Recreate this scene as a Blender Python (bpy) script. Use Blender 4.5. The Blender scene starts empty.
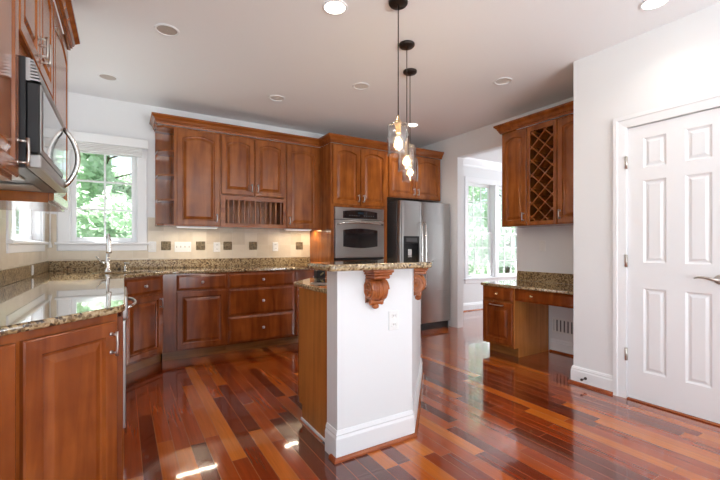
import bpy, bmesh, math, random
from mathutils import Vector, Matrix
random.seed(7)
R = math.radians
PI = math.pi
SC = bpy.context.scene
COL = SC.collection

# ------------------------------------------------------------------ camera, world, sun, exposure
cam_d = bpy.data.cameras.new('camera')
cam_d.sensor_width = 36.0
cam_d.lens = 387 / 720 * 36
cam_d.shift_y = 6.5 / 720
cam_d.clip_start = 0.02
cam = bpy.data.objects.new('camera', cam_d)
COL.objects.link(cam)
cam.location = (0, 0, 1.16)
cam.rotation_euler = (R(90), 0, R(-31.5))
SC.camera = cam

SC.view_settings.view_transform = 'Standard'
SC.view_settings.look = 'None'
SC.view_settings.gamma = 1
SC.view_settings.use_curve_mapping = False
SC.view_settings.exposure = -0.10
SC.cycles.use_denoising = True
SC.cycles.max_bounces = 10
SC.cycles.diffuse_bounces = 6
SC.cycles.glossy_bounces = 5
SC.cycles.transmission_bounces = 8
SC.cycles.transparent_max_bounces = 16
SC.cycles.sample_clamp_indirect = 8
SC.cycles.blur_glossy = 1.0

world = bpy.data.worlds.new('sky')
SC.world = world
world.use_nodes = True
wb = world.node_tree.nodes['Background']
wb.inputs[0].default_value = (0.80, 0.90, 1.0, 1)
wb.inputs[1].default_value = 1.6

def light(name, kind, loc, energy, color=(1, 1, 1), size=None, size_y=None, target=None, **kw):
    d = bpy.data.lights.new(name, kind)
    d.energy = energy
    d.color = color
    if kind == 'AREA':
        d.shape = 'RECTANGLE'
        d.size = size
        d.size_y = size_y or size
    for k, v in kw.items():
        setattr(d, k, v)
    o = bpy.data.objects.new(name, d)
    COL.objects.link(o)
    o.location = loc
    if target is not None:
        o.rotation_euler = (Vector(target) - Vector(loc)).to_track_quat('-Z', 'Y').to_euler()
    return o

sun = light('sun', 'SUN', (0, 0, 8), 30.0, (1, 0.99, 0.97), angle=R(2.0))
sun.rotation_euler = Vector((0.487, -0.415, -1.0)).to_track_quat('-Z', 'Y').to_euler()
# area lamps added at unseen windows to brighten the rooms, in place of daylight
light('fill_rear', 'AREA', (1.4, -3.42, 1.45), 10, (0.95, 0.97, 1.0), 3.2, 2.1, target=(1.4, 3, 1.5))
light('fill_left', 'AREA', (-0.90, -0.5, 1.45), 42, (0.92, 0.96, 1.0), 2.0, 2.1, target=(3.4, 0.9, 1.3))  # added lamp, placed so its light reaches the desk alcove
light('fill_dining', 'AREA', (8.4, 3.0, 1.5), 130, (0.97, 0.98, 1.0), 2.2, 1.9, target=(4, 3.2, 1.2))  # added lamp that brightens the dining room from beyond its far wall

# unseen area lamps added outside the windows, aimed up to brighten the ceiling
light('ceiling_fill_rear', 'AREA', (1.4, -5.0, -0.42), 1950, (0.93, 0.97, 1.0), 6.0, 2.8, target=(1.6, 0.5, 2.9))
light('ceiling_fill_sink', 'AREA', (-0.16, 5.75, 0.45), 8, (0.93, 0.97, 1.0), 1.6, 0.8, target=(0.3, 3.2, 2.74))  # added uplight hidden below the sink window sill
light('ceiling_fill_left', 'AREA', (-1.6, 4.02, 0.35), 18, (0.93, 0.97, 1.0), 0.8, 1.6, target=(1.2, 3.4, 2.74))  # added uplight hidden outside the left window

# ------------------------------------------------------------------ materials
def mat(name):
    m = bpy.data.materials.new(name)
    m.use_nodes = True
    nt = m.node_tree
    return m, nt, nt.nodes['Principled BSDF']

def simple(name, col, rough=0.5, metal=0.0, emit=None, es=0.0, spec=0.5, coat=0.0):
    m, nt, b = mat(name)
    b.inputs['Base Color'].default_value = (*col, 1)
    b.inputs['Roughness'].default_value = rough
    b.inputs['Metallic'].default_value = metal
    b.inputs['Specular IOR Level'].default_value = spec
    b.inputs['Coat Weight'].default_value = coat
    b.inputs['Coat Roughness'].default_value = 0.08
    if emit:
        b.inputs['Emission Color'].default_value = (*emit, 1)
        b.inputs['Emission Strength'].default_value = es
    return m

def N(nt, kind, **kw):
    n = nt.nodes.new(kind)
    for k, v in kw.items():
        setattr(n, k, v)
    return n

def ramp(nt, stops, interp='LINEAR'):
    r = N(nt, 'ShaderNodeValToRGB')
    r.color_ramp.interpolation = interp
    e = r.color_ramp.elements
    while len(e) < len(stops):
        e.new(0.5)
    for i, (p, c) in enumerate(stops):
        e[i].position = p
        e[i].color = (*c, 1)
    return r

def mth(nt, op, a, b=None):
    n = N(nt, 'ShaderNodeMath', operation=op)
    for i, v in enumerate((a, b)):
        if v is None:
            continue
        if isinstance(v, (int, float)):
            n.inputs[i].default_value = v
        else:
            nt.links.new(v, n.inputs[i])
    return n.outputs[0]

def wood(name, dark, mid, lite, rough=0.3, scale=(14, 14, 1.6), coat=0.17):
    m, nt, b = mat(name)
    tc = N(nt, 'ShaderNodeTexCoord')
    oi = N(nt, 'ShaderNodeObjectInfo')
    mp = N(nt, 'ShaderNodeMapping')
    mp.inputs['Scale'].default_value = scale
    add = N(nt, 'ShaderNodeVectorMath', operation='ADD')
    sc_ = N(nt, 'ShaderNodeVectorMath', operation='SCALE')
    nt.links.new(oi.outputs['Random'], sc_.inputs['Scale'])
    sc_.inputs[0].default_value = (7, 5, 9)
    nt.links.new(tc.outputs['Object'], add.inputs[0])
    nt.links.new(sc_.outputs[0], add.inputs[1])
    nt.links.new(add.outputs[0], mp.inputs[0])
    n1 = N(nt, 'ShaderNodeTexNoise')
    n1.inputs['Scale'].default_value = 1.0
    n1.inputs['Detail'].default_value = 6
    n1.inputs['Distortion'].default_value = 0.6
    nt.links.new(mp.outputs[0], n1.inputs['Vector'])
    n2 = N(nt, 'ShaderNodeTexNoise')
    n2.inputs['Scale'].default_value = 5.0
    n2.inputs['Detail'].default_value = 3
    nt.links.new(add.outputs[0], n2.inputs['Vector'])
    s = mth(nt, 'ADD', mth(nt, 'MULTIPLY', n1.outputs[0], 0.65), mth(nt, 'MULTIPLY', n2.outputs[0], 0.35))
    r = ramp(nt, [(0.33, dark), (0.5, mid), (0.66, lite)])
    nt.links.new(s, r.inputs[0])
    nt.links.new(r.outputs[0], b.inputs['Base Color'])
    b.inputs['Roughness'].default_value = rough
    b.inputs['Specular IOR Level'].default_value = 0.0
    b.inputs['Coat Weight'].default_value = 1.0
    b.inputs['Coat Roughness'].default_value = coat
    return m

CHERRY = wood('cherry_wood', (0.17, 0.043, 0.008), (0.27, 0.078, 0.014), (0.38, 0.122, 0.024))
CHERRY_H = wood('cherry_wood_horizontal', (0.16, 0.039, 0.007), (0.25, 0.068, 0.012), (0.34, 0.104, 0.020), scale=(1.6, 14, 14))
CHERRY_D = wood('cherry_wood_red', (0.12, 0.025, 0.004), (0.20, 0.045, 0.008), (0.29, 0.073, 0.014))
CHERRY_E = wood('cherry_wood_end', (0.15, 0.030, 0.005), (0.23, 0.055, 0.009), (0.33, 0.090, 0.016))
PANEL = wood('oak_veneer', (0.38, 0.130, 0.024), (0.50, 0.185, 0.040), (0.58, 0.235, 0.060), rough=0.4, scale=(26, 26, 1.2), coat=0.3)
TOE = wood('toe_kick_veneer', (0.17, 0.058, 0.014), (0.25, 0.092, 0.022), (0.32, 0.125, 0.034), rough=0.4, scale=(1.6, 14, 26), coat=0.25)
CARVED = wood('carved_cherry', (0.22, 0.050, 0.013), (0.36, 0.105, 0.030), (0.46, 0.150, 0.045), rough=0.3, scale=(10, 10, 4))
SHOE = wood('floor_trim_wood', (0.20, 0.040, 0.012), (0.30, 0.07, 0.018), (0.42, 0.12, 0.03), rough=0.25, scale=(3, 3, 3))
INNER = simple('cabinet_inside', (0.20, 0.065, 0.022), 0.5)

def granite(rough=0.08, coat=1.0):
    m, nt, b = mat('granite')
    tc = N(nt, 'ShaderNodeTexCoord')
    geo = N(nt, 'ShaderNodeNewGeometry')
    v1 = N(nt, 'ShaderNodeTexVoronoi', feature='F1')
    v1.inputs['Scale'].default_value = 95
    nz = N(nt, 'ShaderNodeTexNoise')
    nz.inputs['Scale'].default_value = 32
    nz.inputs['Detail'].default_value = 8
    nz.inputs['Roughness'].default_value = 0.75
    n3 = N(nt, 'ShaderNodeTexNoise')
    n3.inputs['Scale'].default_value = 7
    n3.inputs['Detail'].default_value = 3
    for n in (v1, nz, n3):
        nt.links.new(geo.outputs['Position'], n.inputs['Vector'])
    sep = N(nt, 'ShaderNodeSeparateColor')
    nt.links.new(v1.outputs['Color'], sep.inputs[0])
    a = mth(nt, 'ADD', mth(nt, 'MULTIPLY', sep.outputs[0], 0.45), mth(nt, 'MULTIPLY', nz.outputs[0], 0.75))
    a = mth(nt, 'ADD', a, mth(nt, 'MULTIPLY', n3.outputs[0], 0.25))
    r = ramp(nt, [(0.40, (0.020, 0.015, 0.012)), (0.52, (0.075, 0.043, 0.018)), (0.62, (0.20, 0.125, 0.055)),
                  (0.76, (0.34, 0.235, 0.115)), (0.95, (0.48, 0.37, 0.22))])
    nt.links.new(a, r.inputs[0])
    nt.links.new(r.outputs[0], b.inputs['Base Color'])
    b.inputs['Roughness'].default_value = rough
    b.inputs['Specular IOR Level'].default_value = 0.55 if coat else 0.3
    b.inputs['Coat Weight'].default_value = coat
    b.inputs['Coat Roughness'].default_value = 0.02
    b.inputs['Coat IOR'].default_value = 1.5
    return m
GRANITE = granite()
GRANITE_H = granite(0.3, 0.0)

def floor_mat():
    m, nt, b = mat('cherry_floor_boards')
    geo = N(nt, 'ShaderNodeNewGeometry')
    sx = N(nt, 'ShaderNodeSeparateXYZ')
    nt.links.new(geo.outputs['Position'], sx.inputs[0])
    W, L = 0.083, 0.85
    u = mth(nt, 'DIVIDE', mth(nt, 'ADD', sx.outputs[0], 20.0), W)
    row = mth(nt, 'FLOOR', u)
    fu = mth(nt, 'FRACT', u)
    wn = N(nt, 'ShaderNodeTexWhiteNoise', noise_dimensions='1D')
    nt.links.new(row, wn.inputs['W'])
    ln = mth(nt, 'ADD', mth(nt, 'MULTIPLY', wn.outputs[0], 0.5), 0.62)
    v = mth(nt, 'DIVIDE', mth(nt, 'ADD', mth(nt, 'ADD', sx.outputs[1], 20.0), mth(nt, 'MULTIPLY', wn.outputs[0], 37.0)), ln)
    cell = mth(nt, 'FLOOR', v)
    fv = mth(nt, 'FRACT', v)
    cb = N(nt, 'ShaderNodeCombineXYZ')
    nt.links.new(row, cb.inputs[0]); nt.links.new(cell, cb.inputs[1])
    w2 = N(nt, 'ShaderNodeTexWhiteNoise', noise_dimensions='2D')
    nt.links.new(cb.outputs[0], w2.inputs['Vector'])
    tone = ramp(nt, [(0.0, (0.095, 0.013, 0.004)), (0.2, (0.16, 0.021, 0.005)), (0.45, (0.26, 0.038, 0.006)),
                     (0.68, (0.35, 0.062, 0.008)), (0.85, (0.45, 0.105, 0.012)), (1.0, (0.55, 0.155, 0.020))])
    nt.links.new(w2.outputs[0], tone.inputs[0])
    # grain
    mp = N(nt, 'ShaderNodeMapping'); mp.inputs['Scale'].default_value = (60, 2.5, 1)
    off = N(nt, 'ShaderNodeVectorMath', operation='ADD')
    sc2 = N(nt, 'ShaderNodeVectorMath', operation='SCALE'); sc2.inputs['Scale'].default_value = 3.7
    nt.links.new(cb.outputs[0], sc2.inputs[0])
    nt.links.new(geo.outputs['Position'], mp.inputs[0])
    nt.links.new(mp.outputs[0], off.inputs[0]); nt.links.new(sc2.outputs[0], off.inputs[1])
    gn = N(nt, 'ShaderNodeTexNoise'); gn.inputs['Scale'].default_value = 1.0; gn.inputs['Detail'].default_value = 5
    gn.inputs['Distortion'].default_value = 0.8
    nt.links.new(off.outputs[0], gn.inputs['Vector'])
    gf = mth(nt, 'ADD', mth(nt, 'MULTIPLY', gn.outputs[0], 0.7), 0.65)
    mul = N(nt, 'ShaderNodeMix', data_type='RGBA', blend_type='MULTIPLY'); mul.inputs[0].default_value = 1.0
    nt.links.new(tone.outputs[0], mul.inputs[6]); nt.links.new(gf, mul.inputs[7])
    # joints, painted lighter for the light their edges catch
    e1 = mth(nt, 'LESS_THAN', fu, 0.035)
    e2 = mth(nt, 'LESS_THAN', mth(nt, 'MULTIPLY', fv, ln), 0.002)
    edge = mth(nt, 'MAXIMUM', e1, e2)
    mx = N(nt, 'ShaderNodeMix', data_type='RGBA')
    nt.links.new(edge, mx.inputs[0]); nt.links.new(mul.outputs[2], mx.inputs[6])
    mx.inputs[7].default_value = (0.36, 0.13, 0.05, 1)
    nt.links.new(mx.outputs[2], b.inputs['Base Color'])
    wob = N(nt, 'ShaderNodeTexNoise'); wob.inputs['Scale'].default_value = 2.2
    nt.links.new(geo.outputs['Position'], wob.inputs['Vector'])
    bp = N(nt, 'ShaderNodeBump'); bp.inputs['Strength'].default_value = 0.25; bp.inputs['Distance'].default_value = 0.002
    tilt = mth(nt, 'MULTIPLY', mth(nt, 'ABSOLUTE', mth(nt, 'SUBTRACT', fu, 0.5)), -0.6)
    nt.links.new(mth(nt, 'ADD', mth(nt, 'MULTIPLY', edge, -1.0), tilt), bp.inputs['Height'])
    nt.links.new(bp.outputs[0], b.inputs['Normal'])
    b.inputs['Roughness'].default_value = 0.16
    b.inputs['Specular IOR Level'].default_value = 0.35
    b.inputs['Coat Weight'].default_value = 1.0
    b.inputs['Coat Roughness'].default_value = 0.045
    nt.links.new(bp.outputs[0], b.inputs['Coat Normal'])
    return m
FLOOR = floor_mat()

def tile_mat():
    m, nt, b = mat('travertine_tile')
    geo = N(nt, 'ShaderNodeNewGeometry')
    sx = N(nt, 'ShaderNodeSeparateXYZ')
    nt.links.new(geo.outputs['Position'], sx.inputs[0])
    S = 0.1525
    hor = mth(nt, 'ADD', mth(nt, 'ADD', sx.outputs[0], sx.outputs[1]), 20.0)
    u = mth(nt, 'DIVIDE', hor, S)
    v = mth(nt, 'DIVIDE', mth(nt, 'ADD', sx.outputs[2], 20.0 + 0.0165), S)
    cb = N(nt, 'ShaderNodeCombineXYZ')
    nt.links.new(mth(nt, 'FLOOR', u), cb.inputs[0]); nt.links.new(mth(nt, 'FLOOR', v), cb.inputs[1])
    w = N(nt, 'ShaderNodeTexWhiteNoise', noise_dimensions='2D')
    nt.links.new(cb.outputs[0], w.inputs['Vector'])
    nz = N(nt, 'ShaderNodeTexNoise'); nz.inputs['Scale'].default_value = 14; nz.inputs['Detail'].default_value = 6
    nt.links.new(geo.outputs['Position'], nz.inputs['Vector'])
    s = mth(nt, 'ADD', mth(nt, 'MULTIPLY', w.outputs[0], 0.5), mth(nt, 'MULTIPLY', nz.outputs[0], 0.5))
    r = ramp(nt, [(0.2, (0.58, 0.49, 0.37)), (0.75, (0.72, 0.64, 0.52))])
    nt.links.new(s, r.inputs[0])
    g = mth(nt, 'MAXIMUM', mth(nt, 'LESS_THAN', mth(nt, 'FRACT', u), 0.022), mth(nt, 'LESS_THAN', mth(nt, 'FRACT', v), 0.022))
    mx = N(nt, 'ShaderNodeMix', data_type='RGBA')
    nt.links.new(g, mx.inputs[0]); nt.links.new(r.outputs[0], mx.inputs[6])
    mx.inputs[7].default_value = (0.66, 0.60, 0.51, 1)
    nt.links.new(mx.outputs[2], b.inputs['Base Color'])
    b.inputs['Roughness'].default_value = 0.35
    return m
TILE = tile_mat()

def bronze_mat():
    m, nt, b = mat('bronze_relief')
    geo = N(nt, 'ShaderNodeNewGeometry')
    v = N(nt, 'ShaderNodeTexVoronoi'); v.inputs['Scale'].default_value = 45
    nt.links.new(geo.outputs['Position'], v.inputs['Vector'])
    r = ramp(nt, [(0.1, (0.10, 0.075, 0.045)), (0.8, (0.26, 0.20, 0.12))])
    nt.links.new(v.outputs['Distance'], r.inputs[0])
    nt.links.new(r.outputs[0], b.inputs['Base Color'])
    b.inputs['Metallic'].default_value = 0.5
    b.inputs['Roughness'].default_value = 0.45
    bp = N(nt, 'ShaderNodeBump'); bp.inputs['Distance'].default_value = 0.004
    nt.links.new(v.outputs['Distance'], bp.inputs['Height']); nt.links.new(bp.outputs[0], b.inputs['Normal'])
    return m
BRONZE_T = bronze_mat()

def paint(name, col, rough=0.6):
    m, nt, b = mat(name)
    geo = N(nt, 'ShaderNodeNewGeometry')
    n = N(nt, 'ShaderNodeTexNoise'); n.inputs['Scale'].default_value = 180
    nt.links.new(geo.outputs['Position'], n.inputs['Vector'])
    bp = N(nt, 'ShaderNodeBump'); bp.inputs['Strength'].default_value = 0.06; bp.inputs['Distance'].default_value = 0.001
    nt.links.new(n.outputs[0], bp.inputs['Height']); nt.links.new(bp.outputs[0], b.inputs['Normal'])
    b.inputs['Base Color'].default_value = (*col, 1)
    b.inputs['Roughness'].default_value = rough
    return m
WALL = paint('wall_paint', (0.775, 0.785, 0.80), 0.55)
CEIL = paint('ceiling_paint', (0.82, 0.83, 0.85), 0.7)
TRIM = paint('trim_paint', (0.82, 0.83, 0.85), 0.32)

def steel_mat():
    m, nt, b = mat('brushed_steel')
    tc = N(nt, 'ShaderNodeTexCoord')
    mp = N(nt, 'ShaderNodeMapping'); mp.inputs['Scale'].default_value = (2, 2, 300)
    n = N(nt, 'ShaderNodeTexNoise'); n.inputs['Scale'].default_value = 1
    nt.links.new(tc.outputs['Object'], mp.inputs[0]); nt.links.new(mp.outputs[0], n.inputs['Vector'])
    r = mth(nt, 'ADD', mth(nt, 'MULTIPLY', n.outputs[0], 0.12), 0.24)
    nt.links.new(r, b.inputs['Roughness'])
    b.inputs['Base Color'].default_value = (0.48, 0.47, 0.46, 1)
    b.inputs['Metallic'].default_value = 1.0
    return m
STEEL = steel_mat()
CHROME = simple('satin_nickel', (0.72, 0.70, 0.67), 0.2, 1.0)
PEWTER = simple('pewter', (0.55, 0.52, 0.48), 0.28, 1.0)
BRASS = simple('brass_knob', (0.80, 0.62, 0.33), 0.25, 1.0)
BLACK = simple('black_plastic', (0.012, 0.012, 0.013), 0.3)
BLACKG = simple('black_glass', (0.010, 0.010, 0.012), 0.05, coat=1.0)
DGREY = simple('dark_grey_metal', (0.10, 0.10, 0.105), 0.4, 0.4)
OILB = simple('oil_rubbed_bronze', (0.035, 0.026, 0.022), 0.35, 0.7)
WHITEP = simple('white_plastic', (0.80, 0.80, 0.79), 0.35)
IVORY = simple('ivory_slot', (0.50, 0.49, 0.46), 0.4)
FABRIC = simple('white_fabric', (0.78, 0.78, 0.78), 0.8)
COPPER = simple('warm_brass', (0.70, 0.50, 0.28), 0.3, 1.0)
DISPLAY = simple('dark_display', (0.02, 0.03, 0.04), 0.1)
CAN_IN = simple('recess_grey', (0.42, 0.37, 0.33), 0.5)
CAN_W = simple('recess_white', (0.72, 0.69, 0.66), 0.5)
CAN_ON = simple('lit_lens', (1, 1, 1), 0.5, emit=(1.0, 0.90, 0.76), es=9.0)
FILA = simple('bulb_filament', (1, 0.8, 0.5), 0.5, emit=(1.0, 0.84, 0.62), es=12.0)
STRIP = simple('lit_strip_lens', (1, 1, 1), 0.5, emit=(1.0, 0.94, 0.85), es=1.0)

def glass_mat(name, tint=(1, 1, 1), boost=1.0, rough=0.0):
    m = bpy.data.materials.new(name)
    m.use_nodes = True
    nt = m.node_tree
    nt.nodes.remove(nt.nodes['Principled BSDF'])
    t = N(nt, 'ShaderNodeBsdfTransparent'); t.inputs[0].default_value = (*tint, 1)
    g = N(nt, 'ShaderNodeBsdfGlossy'); g.inputs['Roughness'].default_value = rough
    lw = N(nt, 'ShaderNodeLayerWeight'); lw.inputs[0].default_value = 0.5
    fr_ = mth(nt, 'ADD', mth(nt, 'MULTIPLY', mth(nt, 'POWER', lw.outputs['Facing'], 4.0), 0.7), 0.035)
    mx = N(nt, 'ShaderNodeMixShader')
    nt.links.new(mth(nt, 'MULTIPLY', fr_, boost), mx.inputs[0])
    nt.links.new(t.outputs[0], mx.inputs[1]); nt.links.new(g.outputs[0], mx.inputs[2])
    nt.links.new(mx.outputs[0], nt.nodes['Material Output'].inputs[0])
    return m
GLASS = glass_mat('window_glass', (0.97, 0.98, 0.98), 0.7)
SHADEG = glass_mat('seeded_shade_glass', (0.985, 0.98, 0.97), 3.0, 0.05)
BULBG = glass_mat('bulb_glass', (1.0, 0.93, 0.82), 1.2, 0.02)
_nt = BULBG.node_tree
_em = N(_nt, 'ShaderNodeEmission'); _em.inputs[0].default_value = (1.0, 0.88, 0.70, 1); _em.inputs[1].default_value = 0.14
_ad = N(_nt, 'ShaderNodeAddShader')
_out = _nt.nodes['Material Output']
_src = _out.inputs[0].links[0].from_socket
_nt.links.new(_src, _ad.inputs[0]); _nt.links.new(_em.outputs[0], _ad.inputs[1]); _nt.links.new(_ad.outputs[0], _out.inputs[0])

def leaf_mat(name, c1, c2):
    m, nt, b = mat(name)
    geo = N(nt, 'ShaderNodeNewGeometry')
    n = N(nt, 'ShaderNodeTexNoise'); n.inputs['Scale'].default_value = 3
    nt.links.new(geo.outputs['Position'], n.inputs['Vector'])
    r = ramp(nt, [(0.35, c1), (0.65, c2)])
    nt.links.new(n.outputs[0], r.inputs[0]); nt.links.new(r.outputs[0], b.inputs['Base Color'])
    b.inputs['Roughness'].default_value = 0.45
    tr = N(nt, 'ShaderNodeBsdfTranslucent')
    nt.links.new(r.outputs[0], tr.inputs[0])
    mx = N(nt, 'ShaderNodeMixShader'); mx.inputs[0].default_value = 0.5
    nt.links.new(b.outputs[0], mx.inputs[1]); nt.links.new(tr.outputs[0], mx.inputs[2])
    nt.links.new(mx.outputs[0], nt.nodes['Material Output'].inputs[0])
    return m
LEAF = leaf_mat('tree_leaves', (0.46, 0.62, 0.44), (0.66, 0.78, 0.62))
BARK = simple('tree_bark', (0.12, 0.09, 0.06), 0.9)
GRASS = simple('ground_cover', (0.10, 0.11, 0.085), 0.9)

# ------------------------------------------------------------------ mesh helpers
class MB:
    def __init__(s):
        s.v = []; s.f = []; s.sm = []
        s.M = Matrix()
    def add(s, vs, fs, smooth=False):
        o = len(s.v)
        s.v += [tuple(s.M @ Vector(p)) for p in vs]
        s.f += [tuple(i + o for i in f) for f in fs]
        s.sm += [smooth] * len(fs)
        return s
    def box(s, x0, x1, y0, y1, z0, z1, bev=0.0, seg=1):
        x0, x1 = sorted((x0, x1)); y0, y1 = sorted((y0, y1)); z0, z1 = sorted((z0, z1))
        if bev <= 0:
            vs = [(x, y, z) for z in (z0, z1) for y in (y0, y1) for x in (x0, x1)]
            return s.add(vs, [(0, 2, 3, 1), (4, 5, 7, 6), (0, 1, 5, 4), (2, 6, 7, 3), (0, 4, 6, 2), (1, 3, 7, 5)])
        bm = bmesh.new()
        bmesh.ops.create_cube(bm, size=1)
        for v in bm.verts:
            v.co = ((x0 + x1) / 2 + v.co.x * (x1 - x0), (y0 + y1) / 2 + v.co.y * (y1 - y0), (z0 + z1) / 2 + v.co.z * (z1 - z0))
        bmesh.ops.bevel(bm, geom=list(bm.edges), offset=bev, segments=seg, profile=0.5, affect='EDGES')
        bm.verts.index_update()
        s.add([v.co[:] for v in bm.verts], [[v.index for v in f.verts] for f in bm.faces], seg > 1)
        bm.free()
        return s
    def lathe(s, prof, c=(0, 0, 0), axis='Z', seg=24, caps=True):
        """prof: (radius, height) pairs"""
        vs = []; fs = []
        for r, h in prof:
            for k in range(seg):
                a = 2 * PI * k / seg
                p = (r * math.cos(a), r * math.sin(a), h)
                if axis == 'Y': p = (p[0], p[2], -p[1])
                if axis == 'X': p = (p[2], p[0], p[1])
                vs.append((p[0] + c[0], p[1] + c[1], p[2] + c[2]))
        n = len(prof)
        for i in range(n - 1):
            for k in range(seg):
                k2 = (k + 1) % seg
                fs.append((i * seg + k, i * seg + k2, (i + 1) * seg + k2, (i + 1) * seg + k))
        if caps:
            fs.append(tuple(range(seg - 1, -1, -1)))
            fs.append(tuple((n - 1) * seg + k for k in range(seg)))
        return s.add(vs, fs, True)
    def tube(s, pts, r, seg=10):
        pts = [Vector(p) for p in pts]
        rs = r if isinstance(r, (list, tuple)) else [r] * len(pts)
        vs = []; fs = []
        ref = None
        for i, p in enumerate(pts):
            d = (pts[min(i + 1, len(pts) - 1)] - pts[max(i - 1, 0)]).normalized()
            if ref is None:
                ref = Vector((0, 0, 1)) if abs(d.z) < 0.9 else Vector((1, 0, 0))
            u = d.cross(ref).normalized(); w = u.cross(d).normalized(); ref = w
            for k in range(seg):
                a = 2 * PI * k / seg
                vs.append(p + u * (rs[i] * math.cos(a)) + w * (rs[i] * math.sin(a)))
        for i in range(len(pts) - 1):
            for k in range(seg):
                k2 = (k + 1) % seg
                fs.append((i * seg + k, i * seg + k2, (i + 1) * seg + k2, (i + 1) * seg + k))
        fs.append(tuple(range(seg - 1, -1, -1)))
        fs.append(tuple((len(pts) - 1) * seg + k for k in range(seg)))
        return s.add(vs, fs, True)
    def prism(s, poly, z0, z1):
        n = len(poly)
        vs = [(x, y, z0) for x, y in poly] + [(x, y, z1) for x, y in poly]
        fs = [tuple(range(n - 1, -1, -1)), tuple(range(n, 2 * n))]
        fs += [(i, (i + 1) % n, n + (i + 1) % n, n + i) for i in range(n)]
        return s.add(vs, fs)
    def prism_x(s, poly, x0, x1):
        """polygon in the (y, z) plane extruded along x"""
        n = len(poly)
        vs = [(x0, y, z) for y, z in poly] + [(x1, y, z) for y, z in poly]
        fs = [tuple(range(n)), tuple(range(2 * n - 1, n - 1, -1))]
        fs += [(i, n + i, n + (i + 1) % n, (i + 1) % n) for i in range(n)]
        return s.add(vs, fs)
    def sweep(s, prof, path, side=1, smooth=False):
        """prof: (out, z) closed polygon; path: xy polyline; out goes to the right of travel if side = 1"""
        P = [Vector(p) for p in path]
        n = len(prof)
        vs = []; fs = []
        for i, p in enumerate(P):
            d0 = (P[i] - P[i - 1]).normalized() if i > 0 else None
            d1 = (P[i + 1] - P[i]).normalized() if i < len(P) - 1 else None
            if d0 is None: d0 = d1
            if d1 is None: d1 = d0
            n0 = Vector((d0.y, -d0.x)) * side; n1 = Vector((d1.y, -d1.x)) * side
            m = (n0 + n1).normalized()
            k = 1.0 / max(0.2, m.dot(n0))
            for o, z in prof:
                q = p + m * (o * k)
                vs.append((q.x, q.y, z))
        for i in range(len(P) - 1):
            for k in range(n):
                k2 = (k + 1) % n
                fs.append((i * n + k, i * n + k2, (i + 1) * n + k2, (i + 1) * n + k))
        fs.append(tuple(range(n - 1, -1, -1)))
        fs.append(tuple((len(P) - 1) * n + k for k in range(n)))
        return s.add(vs, fs, smooth)
    def loops(s, loops, cap0=False, cap1=True):
        n = len(loops[0])
        vs = [p for l in loops for p in l]
        fs = []
        for i in range(len(loops) - 1):
            for k in range(n):
                k2 = (k + 1) % n
                fs.append((i * n + k, i * n + k2, (i + 1) * n + k2, (i + 1) * n + k))
        if cap1: fs.append(tuple((len(loops) - 1) * n + k for k in range(n)))
        if cap0: fs.append(tuple(range(n - 1, -1, -1)))
        return s.add(vs, fs)
    def build(s, name, material, parent=None, world=False):
        vs = s.v
        if world and parent is not None:
            M = (Matrix.Translation(parent.location) @ parent.rotation_euler.to_matrix().to_4x4()).inverted()
            if parent.parent is not None:
                pp = parent.parent
                M = M @ (Matrix.Translation(pp.location) @ pp.rotation_euler.to_matrix().to_4x4()).inverted()
            vs = [tuple(M @ Vector(p)) for p in vs]
        me = bpy.data.meshes.new(name)
        me.from_pydata(vs, [], s.f)
        me.polygons.foreach_set('use_smooth', s.sm)
        me.update()
        bm = bmesh.new(); bm.from_mesh(me)
        bmesh.ops.recalc_face_normals(bm, faces=bm.faces)
        bm.to_mesh(me); bm.free()
        me.materials.append(material)
        o = bpy.data.objects.new(name, me)
        COL.objects.link(o)
        if any(s.sm) and not all(s.sm):
            pass
        if parent is not None: o.parent = parent
        return o

def tag(o, label, cat, group=None, kind=None):
    if label: o['label'] = label
    if cat: o['category'] = cat
    if group: o['group'] = group
    if kind: o['kind'] = kind
    return o

def thing(name, label, cat, loc=(0, 0, 0), rz=0.0, group=None):
    o = bpy.data.objects.new(name, None)
    o.empty_display_size = 0.05
    COL.objects.link(o)
    o.location = loc
    o.rotation_euler = (0, 0, rz)
    return tag(o, label, cat, group)

def struct(name, mb, m, parent=None):
    o = mb.build(name, m, parent)
    if parent is None: o['kind'] = 'structure'
    return o

def sroot(name, loc=(0, 0, 0), rz=0.0):
    o = bpy.data.objects.new(name, None)
    o.empty_display_size = 0.05
    COL.objects.link(o); o.location = loc; o.rotation_euler = (0, 0, rz)
    o['kind'] = 'structure'
    return o

def copy_tree(o, parent=None):
    c = o.copy(); COL.objects.link(c)
    if parent is not None: c.parent = parent
    for ch in list(o.children): copy_tree(ch, c)
    return c

def slab(name, polys, z0, z1, bev, m):
    cu = bpy.data.curves.new(name + '_curve', 'CURVE')
    cu.dimensions = '2D'; cu.fill_mode = 'BOTH'
    cu.extrude = (z1 - z0) / 2 - bev
    cu.bevel_depth = bev; cu.bevel_resolution = 3; cu.offset = -bev
    for p in polys:
        sp = cu.splines.new('POLY'); sp.points.add(len(p) - 1)
        for q, (x, y) in zip(sp.points, p): q.co = (x, y, 0, 1)
        sp.use_cyclic_u = True
    tmp = bpy.data.objects.new('tmp', cu)
    COL.objects.link(tmp)
    dg = bpy.context.evaluated_depsgraph_get()
    me = bpy.data.meshes.new_from_object(tmp.evaluated_get(dg))
    bpy.data.objects.remove(tmp)
    me.name = name
    me.transform(Matrix.Translation((0, 0, (z0 + z1) / 2)))
    me.materials.clear(); me.materials.append(m)
    o = bpy.data.objects.new(name, me); COL.objects.link(o)
    return o

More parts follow.
